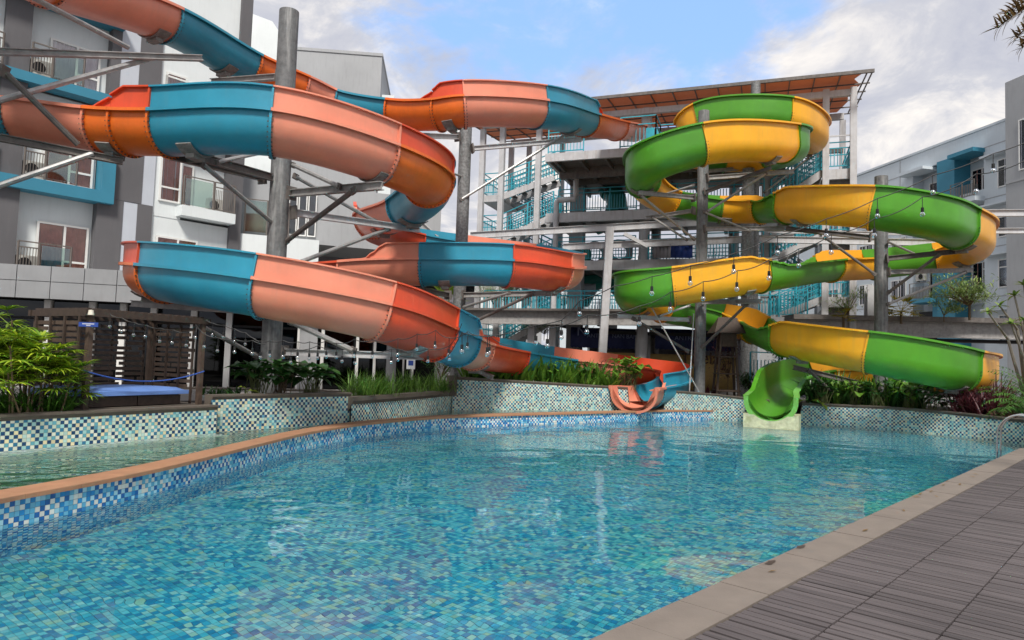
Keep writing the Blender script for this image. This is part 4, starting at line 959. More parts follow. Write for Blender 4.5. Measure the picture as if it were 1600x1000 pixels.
part('left_bay', 'wall_white', [(-6, -1.95, -.9, -.1, .42, TOP)])
for zz, cur, nm in ((10.8, 'curtain_w', 'upper'), (7.25, 'curtain', 'middle'), (4.0, 'curtain', 'lower')):
    window(FL, hot, -.55, 1.06, zz+.02, zz+(1.9 if zz < 5 else 1.62), -.34, splits=(.30,), bars=((.30, 1.06, zz+.58),), curtain=cur)
    part('balcony_slab', 'wall_white', [(-1.19, .9, -.34, .30, zz-.12, zz-.003)])
    r_ = railing([FL.pt(-1.18, .3, zz), FL.pt(-.58, .3, zz)], hot, h=1.05, rails=(1.05, .86, .08), bal=.085)
    r_ = railing([FL.pt(-.56, .302, zz), FL.pt(.38, .302, zz)], hot, h=1.05, rails=(1.05,), bal=0, bw=0, post_step=2, name='rail_frame')
    mb = MB(); FL.box(mb, -.5, .34, .30, .312, zz+.06, zz+.98); mb.build('glass_panel', M['glass_green'], r_)
    ac_unit(FL, -1.12, -.02, zz+.02, {'upper': 'air conditioner behind bars on the top left balcony with pale curtains', 'middle': 'air conditioner on the balcony framed in teal, middle floor at left', 'lower': 'air conditioner on the lowest left balcony above the panelled fascia'}[nm], w=.6)
    part('pier', 'wall_grey', [(-4.2, -3.6, -.1, .1, zz-.6, zz+2.0)])
    window(FL, hot, -3.5, -2.4, zz+.1, zz+1.7, -.09, splits=(-2.95,), curtain=cur)
    railing([FL.pt(-3.6, .3, zz), FL.pt(-2.0, .3, zz)], hot, h=1.05, rails=(1.05, .86, .08), bal=.085)
# bay 2: windows and the projecting balcony
for zz in (7.33, 10.65):
    window(FL, hot, 3.27, 4.08, zz, zz+1.78, .0, bars=((3.27, 4.08, zz+.56),), curtain='curtain', depth=.07)
    window(FL, hot, 4.16, 4.82, zz-.2, zz+1.78, -.6, curtain='curtain', depth=.07)
window(FL, hot, 3.27, 4.87, 4.1, 5.97, .0, splits=(4.1,), curtain='curtain', depth=.07); window(FL, hot, 3.27, 4.87, 10.6, 12.3, .0, splits=(4.1,), curtain='curtain_w', depth=.07)
part('balcony_slab', 'wall_white', [(3.98, 6.14, -.6, .55, 6.83, 7.24)])
r_ = railing([FL.pt(4.02, .5, 7.25), FL.pt(5.2, .5, 7.25)], hot, h=1.15, rails=(1.15,), bal=0, bw=0, post_step=2, name='rail_frame')
mb = MB(); FL.box(mb, 4.08, 5.15, .495, .507, 7.28, 8.32); mb.build('glass_panel', M['glass_green'], r_)
railing([FL.pt(5.24, .5, 7.25), FL.pt(6.1, .5, 7.25)], hot, h=1.15, rails=(1.15, .95, .05), bal=.07)
ac_unit(FL, 5.3, -.1, 7.26, 'air conditioner on the white projecting balcony beside the steel post', w=.6)
# lower link behind post one: terrace with curved glass balustrade
FM = Fac((-11.6, 29.1), (.93, .36)); lk = empty('annex_building', tuple(FM.pt(1, 0, .42)), 'low white annex with glass balustrade right of the hotel block', 'building')
part('wall', 'wall_white', [(-.1, 3.2, -4, 0, .42, 6.6)], lk, FM); part('wall', 'wall_grey', [(-.5, 9, -5, -1.2, 6.6, 9.3)], lk, FM)
mb = MB(); FM.box(mb, .1, 1.8, -.25, -.23, 6.75, 8.1); mb.build('glass_panel', M['glass_green'], lk); railing([FM.pt(.1, -.22, 6.6), FM.pt(1.9, -.22, 6.6)], lk, h=1.55, rails=(1.55,), bal=0, bw=0, post_step=1.0, name='rail_frame')
for k in range(3): window(FM, lk, 1.9+.42*k, 2.28+.42*k, 6.9, 8.9, -1.15, curtain=None, fw=.05)
mb = MB(); FM.box(mb, 1.8, 3.3, -1.3, -1.25, 6.7, 9.1); mb.build('dark_interior', M['gap'], lk)
# tall grey block behind
FB = Fac((-18.2, 44), (.985, .10)); bk = empty('grey_block_building', tuple(FB.pt(5, 0, .42)), 'plain windowless grey block standing behind the tall steel post', 'building')
a0, a1 = plane(436, 84, (-18.2, 44), (.985, .10)), plane(599, 92, (-18.2, 44), (.985, .10)); b0 = plane(390, 26, (-18.2, 44), (.985, .10)); b1 = plane(424, 60, (-18.2, 44), (.985, .10))
Q = FB
mb = MB(); Q.box(mb, a0[0], a1[0], -8, 0, .42, a1[1]+.15); mb.build('wall', M['wall_grey'], bk)
mb = MB(); Q.box(mb, a0[0], a1[0]+.05, -8.0, .06, a1[1]+.152, a1[1]+.35); mb.build('parapet_cap', M['wall_grey'], bk)
a2 = plane(618, 145, (-18.2, 44), (.985, .10)); mb = MB(); Q.box(mb, a1[0]+.05, a2[0], -6, -.5, .42, a2[1]); mb.build('wall', M['wall_white'], bk)
mb = MB(); k = len(mb.v)
pr = [(b0[0]-4, .42), (a0[0]-.02, .42), (a0[0]-.02, a0[1]-.2), (b1[0]+.7, b1[1]+.2), (b1[0], b1[1]+1.2), (b0[0], b0[1]+.3), (b0[0]-4, b0[1]+.8)]
mb.add([Q.pt(u, -.1, z) for u, z in pr]+[Q.pt(u, -7, z) for u, z in pr], [tuple(range(7)), tuple(range(7, 14))[::-1]]+[(i, 7+i, 7+(i+1) % 7, (i+1) % 7) for i in range(7)]); mb.build('wall', M['wall_white'], bk)
# mauve clad lower block with ribbon slots
FC = Fac((-11.4, 34.0), (.80, .60)); cl = empty('clad_building', tuple(FC.pt(2, 0, .42)), 'mauve grey clad block with dark ribbon slots behind the crossing of the left slide', 'building')
z0, z1 = zpy(-10.2, 34, 460), zpy(-10.2, 34, 338)
part('wall', 'wall_mauve', [(-.6, 3.1, -3, 0, .42, z1), (3.1, 12, -3, -.3, .42, z1-2.9)], cl, FC)
part('wall', 'wall_mauve', [(3.1, 12, -3, 0, z1-.75, z1)], cl, FC); part('wall', 'wall_mauve', [(3.1, 12, -3, 0, z1-2.0, z1-1.1)], cl, FC); part('ledge', 'wall_grey', [(3.1, 12, -3, .1, z1-2.35, z1-2.15)], cl, FC)
part('ribbon_slot', 'gap', [(3.1, 12, -3, -.5, z1-3.0, z1-.7)], cl, FC)
for k in range(4):
    for j in range(3): part('cladding_panel', 'wall_mauve', [(-.58+.92*k, .32+.92*k-.02, 0, .03, z1-1.6*(j+1)+.02, z1-1.6*j-.0)], cl, FC)
# ground-floor podium ---------------------------------------------------------
FP = Fac((-12.96, 20), (.967, .25)); pod = empty('podium_building', tuple(FP.pt(4, 0, .42)), 'dark glazed ground floor with white pillars under a fascia of grey panels', 'building')
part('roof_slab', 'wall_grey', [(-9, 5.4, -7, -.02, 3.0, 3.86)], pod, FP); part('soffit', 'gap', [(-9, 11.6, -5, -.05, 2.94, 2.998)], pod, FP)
part('roof_slab', 'wall_grey', [(5.4, 11.4, -3, -.4, 2.999, 3.5)], pod, FP)
W_ = .86; u = -9
while u < 5.3:
    for j, (za, zb) in enumerate(((2.93, 3.41), (3.43, 3.87))):
        part('fascia_panel', 'fascia', [(u+.01, u+W_-.01, .0, .05+random.uniform(-.003, .003), za, zb)], pod, FP)
    u += W_
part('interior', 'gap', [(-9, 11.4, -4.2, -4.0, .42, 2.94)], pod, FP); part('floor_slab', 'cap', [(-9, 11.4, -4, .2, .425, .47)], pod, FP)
for px in (62, 134, 184, 233, 298, 355):
    s_, z_ = plane(px, 490, (-12.96, 20), (.967, .25)); part('pillar', 'frame', [(s_-.085, s_+.085, -.75, -.5, .47, 2.93)], pod, FP)
for px, w_ in ((465, .035), (504, .05), (560, .045), (588, .04)):
    s_, z_ = plane(px, 540, (-12.96, 20), (.967, .25)); part('pillar', 'frame', [(s_-w_, s_+w_, -.75, -.5, .47, 2.93)], pod, FP)
s_, z_ = plane(481, 540, (-12.96, 20), (.967, .25)); part('pillar', 'wall_grey', [(s_-.28, s_+.28, -1.0, -.55, .47, 2.93)], pod, FP)
s_, z_ = plane(615, 540, (-12.96, 20), (.967, .25)); part('pillar', 'wall_grey', [(s_-.16, s_+.14, -.8, -.3, .47, 2.93)], pod, FP)
for px in (633, 648): s_, z_ = plane(px, 580, (-12.96, 20), (.967, .25)); part('pillar', 'frame', [(s_-.03, s_+.03, -.6, -.54, .47, 2.93)], pod, FP)
xs = [plane(px, 500, (-12.96, 20), (.967, .25))[0] for px in (-80, 62, 134, 184, 233, 298, 355, 415, 465, 504, 560, 588, 615)]
for a, b in zip(xs[:-1], xs[1:]): part('window_pane', 'glass_dark', [(a+.12, b-.12, -.65, -.64, .47, 2.93)], pod, FP)
part('transom', 'gap', [(-9, 11.4, -.67, -.6, 2.35, 2.42)], pod, FP)
# small no-swimming style notice on its stand under the slide
nb = MB(); c_ = P(642, 570, 19.3)
root = empty('notice_board', (c_.x, c_.y, .45), 'small white notice with a blue print on a thin stand under the left slide', 'notice')
nb.tube([(c_.x, c_.y, .45), (c_.x, c_.y, c_.z+.2)], .015, 6); nb.build('stand', M['steel'], root)
nb = MB(); nb.box((c_.x-.12, c_.y-.02, c_.z-.12), (c_.x+.12, c_.y-.01, c_.z+.2)); nb.build('board', M['white_print'], root)
nb = MB(); nb.box((c_.x-.07, c_.y-.023, c_.z-.02), (c_.x+.07, c_.y-.021, c_.z+.12)); nb.build('print', M['sign_blue'], root)
# right apartment block ------------------------------------------------------
FR = Fac((29.75, 42), (-.1924, .9813)); 
class FacR(Fac):
    pass
FR.n = Vector((-FR.d.y, FR.d.x, 0))    # faces left, towards the pool
apt = empty('apartment_building', tuple(FR.pt(4, 0, .42)), 'pale blue-white apartment block with teal piers at the right', 'building')
def ap(name, m, bx): return part(name, m, bx, apt, FR)
ap('wall', 'wall_far', [(-1.3, 1.1, -10, 0, .42, 17.25), (7.0, 60, -10, 0, .42, 17.2), (4.45, 7.0, -10, -.9, .42, 17.2), (1.1, 3.0, -10, -.9, .42, 17.2), (1.1, 7.0, -10, 0, 16.0, 17.23)])
ap('wall', 'wall_far', [(1.1, 7.0, -10, -.02, 12.9, 13.4)]); ap('wall', 'wall_far', [(1.1, 7, -10, -.02, 9.4, 10.2)]); ap('wall', 'wall_far', [(1.1, 3.95, -10, -.3, 6.2, 6.6)])
ap('parapet_cap', 'wall_far', [(-1.3, 60, -.3, .06, 17.25, 17.4)])
for z in (16.02, 12.7, 9.6, 6.5):
    ap('shadow_groove', 'wall_grey', [(-1.25, 1.08, .0, .012, z-.03, z+.03)]); ap('shadow_groove', 'wall_grey', [(7.2, 59, .0, .012, z-.03, z+.03)])
for s_ in (.0-.95, 8.2, 14, 22): ap('shadow_groove', 'wall_grey', [(s_-.03, s_+.03, .013, .02, .5, 17.2)])
ap('teal_pier', 'teal', [(3.0, 4.45, -.9, .35, .42, 16.0)]); ap('teal_pier', 'teal', [(4.46, 5.1, -.9, .12, 5.5, 13.0)])
ap('teal_canopy', 'teal', [(1.0, 3.0, -.5, .9, 15.75, 16.0)]); ap('canopy', 'wall_far', [(5.2, 7.6, -.5, .8, 15.75, 15.95)])
for z0 in (12.9, 6.75):
    for (a, b) in ((1.12, 2.95),):
        ap('balcony_slab', 'wall_far', [(a-.1, b+.1, -.6, .75, z0-.28, z0)]); railing([FR.pt(a, .7, z0), FR.pt(b, .7, z0)], apt, h=1.1, rails=(1.1, .1), bal=.12, bw=.03)
        window(FR, apt, a+.1, b-.1, z0+.05, z0+2.2, -.88, splits=((a+b)/2,), bars=((a+.1, (a+b)/2, z0+1.7),), curtain='curtain', depth=.06)
    a, b = 4.7, 6.5
    ap('balcony_slab', 'teal', [(a-.1, b+.15, -.6, .75, z0-.28, z0)]); railing([FR.pt(a, .7, z0), FR.pt(b, .7, z0)], apt, h=1.1, rails=(1.1, .1), bal=.12, bw=.03)
    window(FR, apt, a+.1, b-.1, z0+.05, z0+2.2, -.88, splits=((a+b)/2,), curtain='curtain', depth=.06)
    ac_unit(FR, 5.6, .35, z0+1.25 if z0 < 8 else z0+.1, 'air conditioner on the %s balcony beside the teal pier' % ('upper' if z0 > 8 else 'lower'))
for z0, c_ in ((13.2, 'glass'), (10.1, 'glass'), (7.0, 'glass'), (3.6, 'glass')):
    w_ = window(FR, apt, -.62, .08, z0, z0+1.75, .0, bars=((-.62, .08, z0+1.25),), curtain='curtain_w' if z0 > 8 else None, depth=.06)
    mb = MB(); FR.box(mb, -.60, .06, .0, .012, z0, z0+1.7); mb.build('pane_back', M['wall_pale'], w_)
    ap('window_hood', 'wall_far', [(-1.2, .9, .0, .55, z0+2.0, z0+2.12)]); ap('hood_side', 'wall_grey', [(-1.2, -1.1, .0, .5, z0-.3, z0+2.0)])
mb = MB(); FR.box(mb, -.55, .02, .02, .035, 7.1, 7.6); mb.build('red_blind', mat('red_blind', (.45, .1, .1), .6), apt)
for s0 in (7.6, 11.0, 15, 20, 26):
    for z0 in (4.0, 6.8, 9.9, 13.1):
        window(FR, apt, s0, s0+1.5, z0, z0+1.6, .0, splits=(s0+.75,), curtain='curtain_w', depth=.05)
ap('opening', 'gap', [(5.0, 6.4, -.3, .01, 3.5, 5.9)]); ap('wall', 'wall_grey', [(-5.0, -1.3, -10, .9, .42, 19.2)])
ap('wall', 'wall_grey', [(-5.0, -1.32, .9, .95, 13.0, 13.1)]); window(FR, apt, -4.2, -2.2, 13.6, 16.6, .91, curtain='curtain_w', depth=.06)
# far blocks seen between the posts
fb = empty('distant_building', tuple(P(780, 480, 60)*1.0), 'distant white building with tall columns left of the stair tower', 'building'); fb.location.z = .42
mb = MB(); A = P(700, 400, 60); B = P(850, 400, 60); mb.box((A.x, 60, .42), (B.x, 66, A.z)); mb.build('wall', M['wall_grey'], fb)
for px in (722, 736, 752, 768, 790, 812):
    q = P(px, 440, 59); mb = MB(); mb.box((q.x-.22, 58.8, .42), (q.x+.22, 59.6, A.z+.2)); mb.build('column', M['wall_white'], fb)
mb = MB(); mb.box((A.x, 58.9, A.z+.2), (B.x, 66, A.z+.7)); mb.build('cornice', M['wall_white'], fb)
fb2 = empty('distant_building', tuple(P(1180, 480, 70)), 'distant pale blue block showing behind the stair tower', 'building'); fb2.location.z = .42
mb = MB(); A = P(870, 470, 70); B = P(1420, 470, 70); z_ = zpy(A.x, 70, 446); mb.box((A.x, 70, .42), (B.x, 76, z_)); mb.build('wall', M['wall_far'], fb2)
for k in range(14):
    x = A.x+1.5+2.5*k; mb = MB(); mb.box((x, 69.93, 3.5), (x+1.3, 69.99, 5.2)); mb.box((x, 69.93, 6.4), (x+1.3, 69.99, 7.9)); mb.build('window', M['wall_pale'], fb2)
# ------------------------------------------------------------------ stair tower
TW = Fac((0, 34), (.94, -.34)); TW.n = Vector((.34, .94, 0)).normalized()   # n points away here
tower = empty('stair_tower', tuple(TW.pt(7, 2, .42)), 'tall open steel stair tower with teal railings and an orange roof behind the slides', 'stair tower')
def tp(name, m, bx, t=tower): return part(name, m, bx, t, TW)
for s_ in (-1.88, -.81, 1.12, 14.08, 15.15):
    for n_ in (0, 4.2): tp('post', 'white_steel', [(s_-.13, s_+.13, n_-.12, n_+.12, .42, 13.7 if s_ > 5 or n_ > 1 else 13.3)])
for s_, n_ in ((6.3, .6), (10.2, 4.2), (6.3, 4.4)):
    mb = MB(); o = TW.pt(s_, n_, .42); mb.lathe(o, [(.26, 0), (.26, 13.4)], 16); mb.build('round_column', M['white_steel'], tower, smooth=40)
tp('post', 'wall_grey', [(2.5, 3.2, 1.0, 1.6, .42, 11)]); tp('post', 'wall_grey', [(11.5, 12.15, .2, .8, .42, 13.2)])
mb = MB(); o = TW.pt(2.15, -.15, .42); mb.tube([o, o+Vector((0, 0, 8.9)), o+Vector((0, 0, 9.0))+TW.d*.1, o+TW.d*.9+Vector((0, 0, 9.0)), o+TW.d*.95+Vector((0, 0, 9.3)), o+TW.d*.95+Vector((0, 0, 10.4))], .14, 10); mb.build('drain_pipe', M['white_steel'], tower, smooth=40)
for z_, s0, s1 in ((8.8, 1.6, 12.2), (6.45, 1.6, 12.2), (3.85, 1.6, 14)):
    tp('floor_edge_beam', 'white_steel', [(s0, s1, -.1, .12, z_-.45, z_)])
    tp('floor', 'steel_dark', [(s0, s1, .12, 4.3, z_-.2, z_-.02)])
    for q in range(6): tp('floor_joist', 'steel_dark', [(s0+.4+q*(s1-s0-.8)/5-.08, s0+.4+q*(s1-s0-.8)/5+.08, .13, 4.2, z_-.5, z_-.2)])
    railing([TW.pt(s0+.6, -.02, z_), TW.pt(6.0, -.02, z_)], tower, 'teal_rail', h=1.15, rails=(1.15, .95, .12), bal=.13, bw=.03, balr=(.12, .8))
    railing([TW.pt(6.6, -.02, z_), TW.pt(s1-.6, -.02, z_)], tower, 'teal_rail', h=1.15, rails=(1.15, .95, .12), bal=.13, bw=.03, balr=(.12, .8))
    railing([TW.pt(s0+.6, 4.1, z_), TW.pt(s1-.6, 4.1, z_)], tower, 'teal_rail', h=1.15, rails=(1.15, .95, .12), bal=.16, bw=.03)
# launch platform
ZT = 10.75
tp('launch_platform', 'white_steel', [(2.5, 7.4, -3.3, -3.15, ZT-.36, ZT), (2.5, 2.65, -3.15, 3.5, ZT-.36, ZT)])
tp('floor', 'steel_dark', [(2.65, 12.5, -3.15, 3.6, ZT-.22, ZT-.04)]); tp('floor_joist', 'steel_dark', [(2.7, 12.4, -1.6, -1.45, ZT-.7, ZT-.22)]); tp('floor_joist', 'steel_dark', [(2.7, 12.4, .2, .35, ZT-.55, ZT-.22)])
for q in range(6): tp('floor_joist', 'steel_dark', [(2.9+q*1.1, 3.02+q*1.1, -3.15, 3.4, ZT-.42, ZT-.22)])
tp('floor_edge_beam', 'white_steel', [(7.4, 12.5, -2.0, -1.9, ZT-.36, ZT)])
railing([TW.pt(2.6, -3.2, ZT), TW.pt(4.2, -3.2, ZT)], tower, 'teal_rail', h=1.2, rails=(1.2, .95, .1), bal=.14, bw=.03)
railing([TW.pt(5.8, -3.2, ZT), TW.pt(7.3, -3.2, ZT), TW.pt(7.3, -1.9, ZT), TW.pt(12.4, -1.9, ZT)], tower, 'teal_rail', h=1.35, rails=(1.35, 1.0, .1), bal=.16, bw=.03)
railing([TW.pt(1.3, 3.4, ZT), TW.pt(12.4, 3.4, ZT)], tower, 'teal_rail', h=1.2, rails=(1.2, .95, .1), bal=.18, bw=.03)
tp('gate_panel', 'teal_rail', [(6.9, 7.25, -3.25, -3.22, ZT+.1, ZT+.8)])
# stairs: stringers, treads and sloping rails, each flight a part
def flight(s0, z0, s1, z1, n0, n1, bal=.14):
    mb = MB(); A0, B0 = TW.pt(s0, n0, z0), TW.pt(s1, n0, z1); A1, B1 = TW.pt(s0, n1, z0), TW.pt(s1, n1, z1)
    for A, B in ((A0, B0), (A1, B1)): mb.bar(A-Vector((0, 0, .12)), B-Vector((0, 0, .12)), .06, .30)
    f_ = mb.build('stair_flight', M['white_steel'], tower); n = max(5, int(abs(z1-z0)/.19)); mb = MB()
    for i in range(n):
        s_ = s0+(s1-s0)*(i+.5)/n; z_ = z0+(z1-z0)*(i+.5)/n; mb.obox(TW.pt(s_-.14, n0, z_-.03), TW.d*.28, TW.n*(n1-n0), (0, 0, .05))
    mb.build('tread', M['steel_dark'], f_)['kind'] = 'stuff'
    for n_ in (n0, n1): railing([TW.pt(s0, n_, z0), TW.pt(s1, n_, z1)], tower, 'teal_rail', h=1.15, rails=(1.15, .9, .65, .4, .15), bal=bal, bw=.035, post=.07, name='stair_railing')
LV = [.5, 3.85, 6.45, 8.8, ZT]
for a, b in zip(LV[:-1], LV[1:]):
    mid = (a+b)/2+.15
    flight(1.9, a, -.75, mid, 1.5, 2.6); flight(-.75, mid, 1.9, b, .15, 1.25)
    tp('landing', 'white_steel', [(-1.85, -.75, .1, 2.7, mid-.35, mid-.02)]); railing([TW.pt(-1.8, .1, mid), TW.pt(-.85, .1, mid)], tower, 'teal_rail', h=1.1, rails=(1.1, .8, .5, .12), bal=.12, bw=.025)
    railing([TW.pt(-1.8, .1, mid), TW.pt(-1.8, 2.7, mid)], tower, 'teal_rail', h=1.1, rails=(1.1, .8, .12), bal=.14, bw=.025)
for zl, zb, zc in ((10.25, 8.8, ZT), (7.5, 6.45, 8.8), (4.75, 3.85, 6.45), (2.3, .5, 3.85)):
    tp('landing', 'white_steel', [(14.05, 15.2, .1, 3.6, zl-.45, zl-.02)]); tp('landing_beam', 'steel_dark', [(14.05, 15.2, .3, 3.6, zl-.75, zl-.45)])
    flight(11.9, zb, 14.0, zl, .15, 1.3); flight(14.0, zl, 11.9, zc, 1.6, 2.7)
    railing([TW.pt(14.15, .12, zl), TW.pt(15.1, .12, zl), TW.pt(15.1, 3.5, zl)], tower, 'teal_rail', h=1.15, rails=(1.15, .9, .6, .12), bal=.12, bw=.025)
    tp('cross_tie', 'white_steel', [(14.2, 15.05, -.06, -.02, zl+1.35, zl+1.41)])
# roof: tarp over a grid of purlins
rf = tp('roof_frame', 'steel_dark', [(-3.2, 15.8, -1.1, -1.0, 13.86, 14.0)]); 
def rz(n_): return 13.9+(n_+1.05)*.10
mb = MB(); A = [(-3.2, -1.0), (15.4, -1.0), (15.15, -.2), (15.5, .8), (15.15, 2.2), (15.3, 3.4), (15.0, 5.4), (-3.2, 5.4)]
mb.add([TW.pt(s_, n_, rz(n_)) for s_, n_ in A]+[TW.pt(s_, n_, rz(n_)+.02) for s_, n_ in A], [tuple(range(8))[::-1], tuple(range(8, 16))]+[(i, (i+1) % 8, 8+(i+1) % 8, 8+i) for i in range(8)]); mb.build('roof_tarp', M['tarp'], tower)
for k in range(20): s_ = -3.1+k*.98; mb = MB(); mb.bar(TW.pt(s_, -1.05, rz(-1.05)-.05), TW.pt(s_, 5.4, rz(5.4)-.05), .05, .05); mb.build('roof_purlin', M['steel_dark'], tower)
for n_ in (.2, 1.5, 2.8, 4.1, 5.4): mb = MB(); mb.bar(TW.pt(-3.1, n_, rz(n_)-.11), TW.pt(15.8, n_, rz(n_)-.11), .05, .05); mb.build('roof_purlin', M['steel_dark'], tower)
for n_ in (0, 4.2): tp('roof_beam', 'white_steel', [(-1.9, 15.2, n_-.1, n_+.1, 13.35 if n_ == 0 else 13.75, 13.62 if n_ == 0 else 14.05)])
mb = MB(); mb.bar(TW.pt(15.75, -1.05, 13.95), TW.pt(15.75, 5.4, rz(5.4)-.05), .05, .05); mb.build('roof_purlin', M['steel_dark'], tower)
tp('roof_beam', 'steel_dark', [(14.1, 15.15, 4.0, 4.2, 12.1, 12.3)])
# enclosed teal tube slide inside the tower
ts = empty('tube_slide', tuple(P(950, 330, 38)), 'enclosed dark teal tube slide dropping behind the tower railings', 'water slide')
pts = [P(905, 258, 36.4), P(932, 268, 36.0), P(946, 290, 35.6), P(963, 312, 35.0), P(960, 338, 34.8), P(930, 350, 35.2)]
s_, a_, c_ = spline(pts); PP = [Vector([np.interp(s_[-1]*q/24, s_, a_[:, j]) for j in range(3)]) for q in range(25)]
M['tube_teal'] = mat('teal_green_tube', (.03, .27, .22), .35, .2, 1.5); 
for k in range(4):
    mb = MB(); mb.tube(PP[k*6:k*6+7], .52, 18); mb.build('tube_section', M['tube_teal' if k else 'wall_dark'], ts, smooth=40)
    mb = MB(); mb.tube(PP[k*6+5:k*6+7], .58, 18); mb.build('joint_ring', M['tube_teal'], ts, smooth=40)
ts = empty('tube_slide', tuple(P(930, 470, 37)), 'teal tube slide curving behind the lowest tower railing', 'water slide')
mb = MB(); pts = [P(905, 470, 37.5), P(925, 440, 37), P(950, 434, 36.8), P(975, 452, 37)]; s_, a_, c_ = spline(pts); mb.tube([Vector([np.interp(s_[-1]*q/16, s_, a_[:, j]) for j in range(3)]) for q in range(17)], .6, 18); mb.build('tube_section', M['tube_teal'], ts, smooth=40)
mb = MB(); mb.tube([P(905, 452, 36.2), P(930, 452, 36)], .3, 14); mb.build('tube_mouth', M['wall_pale'], ts, smooth=40)
# swim rings and cloths on the middle floor
for i, (px, py, r_, m_, lb) in enumerate(((930, 397, .5, 'wall_grey', 'grey swim ring leaning on the tower railing, leftmost'), (968, 394, .5, 'wall_mauve', 'mauve grey swim ring leaning on the tower railing beside the thin pale post'), (905, 398, .45, 'tube_teal', 'teal swim ring on the middle tower floor'))):
    q = P(px, py, 33.6 if i else 34); mb = MB(); pts = [q+Vector((math.cos(a*math.pi/9)*r_, .1*math.sin(a*math.pi/9), math.sin(a*math.pi/9)*r_)) for a in range(19)]; mb.tube(pts, .17, 8, cap=False); tag(mb.build('swim_ring', M[m_], smooth=50), lb, 'swim ring')
for px, w_, m_, lb in ((1058, 24, 'sign_blue', 'blue cloth hanging over the middle tower railing behind the capped post'), (1034, 14, 'wall_mauve', 'mauve cloth hanging over the middle tower railing')):
    A, B = P(px-w_, 392, 31.2), P(px+w_, 392, 30.4); mb = MB(); n = 24
    for i in range(n+1):
        q = A.lerp(B, i/n)+Vector((0, .04*math.sin(i*1.3), 0)); mb.v += [tuple(q+Vector((0, 0, .32))), tuple(q+Vector((0, 0, -.32)))]
    for i in range(n): mb.f.append((2*i, 2*i+2, 2*i+3, 2*i+1)); mb.m.append(0)
    o_ = mb.build('hanging_cloth', M[m_], smooth=True); sol = o_.modifiers.new('thickness', 'SOLIDIFY'); sol.thickness = .02; tag(o_, lb, 'cloth')
# long steel gantry in front of the tower
ga = empty('steel_gantry', tuple(P(950, 540, 30.5)), 'rusty pale steel gantry of long beams crossing in front of the tower', 'gantry'); ga.location.z = .42
for A, B, w_, h_ in ((P(735, 368, 32), P(1100, 347, 30), .16, .30), (P(880, 386, 31.5), P(1240, 371, 29.2), .16, .30), (P(1190, 374, 27.5), P(1500, 380, 26.5), .14, .26), (P(1200, 362, 27.5), P(1500, 366, 26.5), .10, .12)):
    mb = MB(); mb.hbeam(A, B, w_, h_); mb.build('beam', M['white_steel'], ga)
for px, D, yt in ((953, 30.6, 355), ):
    q = P(px, yt, D); mb = MB(); mb.hbeam((q.x-.25, q.y, .42), (q.x, q.y, q.z), .34, .34); mb.build('post', M['white_steel'], ga)
    mb = MB(); mb.bar(P(975, 365, 30.5), P(1012, 385, 30.5), .12, .16); mb.build('beam_brace', M['white_steel'], ga)
q = P(1166, 540, 28.5); mb = MB(); mb.lathe((q.x, q.y, .42), [(.24, 0), (.24, 9.5)], 16); mb.build('post', M['column_b'], ga, smooth=40)
g2 = empty('steel_gantry', tuple(P(1600, 345, 24)), 'pair of pale horizontal beams running out of the right edge by the apartments', 'gantry'); g2.location.z = .42
for py in (332, 360):
    mb = MB(); mb.hbeam(P(1420, py+2, 25.5), P(1700, py, 24), .15, .20 if py > 340 else .24); mb.build('beam', M['white_steel'], g2)
mb = MB(); q = P(1690, 330, 24); mb.hbeam((q.x, q.y, .42), (q.x, q.y, q.z), .2, .2); mb.build('post', M['white_steel'], g2)
# elevated walkway beams
wk = empty('elevated_walkway', tuple(P(900, 500, 32)), 'long grey walkway girder on slim posts in front of the tower foot', 'walkway'); wk.location.z = .42
A, B = P(690, 495, 32.6), P(1110, 499, 30.8); mb = MB(); mb.hbeam(A, B, .3, .62, 0, .04); mb.build('girder', M['steel'], wk)
mb = MB(); mb.bar(A+Vector((0, .5, .36)), B+Vector((0, .5, .36)), 1.6, .10); mb.build('deck_edge', M['steel_dark'], wk)
for px in (829, 863, 1000): q = P(px, 540, 32.4); mb = MB(); mb.hbeam((q.x, q.y+.3, .42), (q.x, q.y+.3, A.z-.3), .3, .3); mb.build('post', M['white_steel'], wk)
railing([P(756, 489, 33.6), P(1075, 491, 32.4)], wk, 'teal_rail', h=1.1, rails=(1.1, .85, .1), bal=.13, bw=.03)
wk2 = empty('elevated_walkway', tuple(P(1420, 515, 29)), 'concrete walkway girder with stained dark top behind the thick right post', 'walkway'); wk2.location.z = .42
A, B = P(1235, 511, 29.0), P(1720, 521, 28.4); mb = MB(); mb.hbeam(A, B, .3, .64, 0, .05); mb.build('girder', M['steel'], wk2)
mb = MB(); mb.bar(A+Vector((0, .5, .42)), B+Vector((0, .5, .42)), 1.9, .20); mb.build('deck_edge', M['steel_dark'], wk2)
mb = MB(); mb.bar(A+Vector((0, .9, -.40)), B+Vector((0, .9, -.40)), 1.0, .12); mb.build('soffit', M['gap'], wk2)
for px in (1358, 1700): q = P(px, 560, 29.2); mb = MB(); mb.hbeam((q.x, q.y, .42), (q.x, q.y, A.z+(1.9 if px < 1400 else -.3)), .3, .3); mb.build('post', M['white_steel'], wk2)
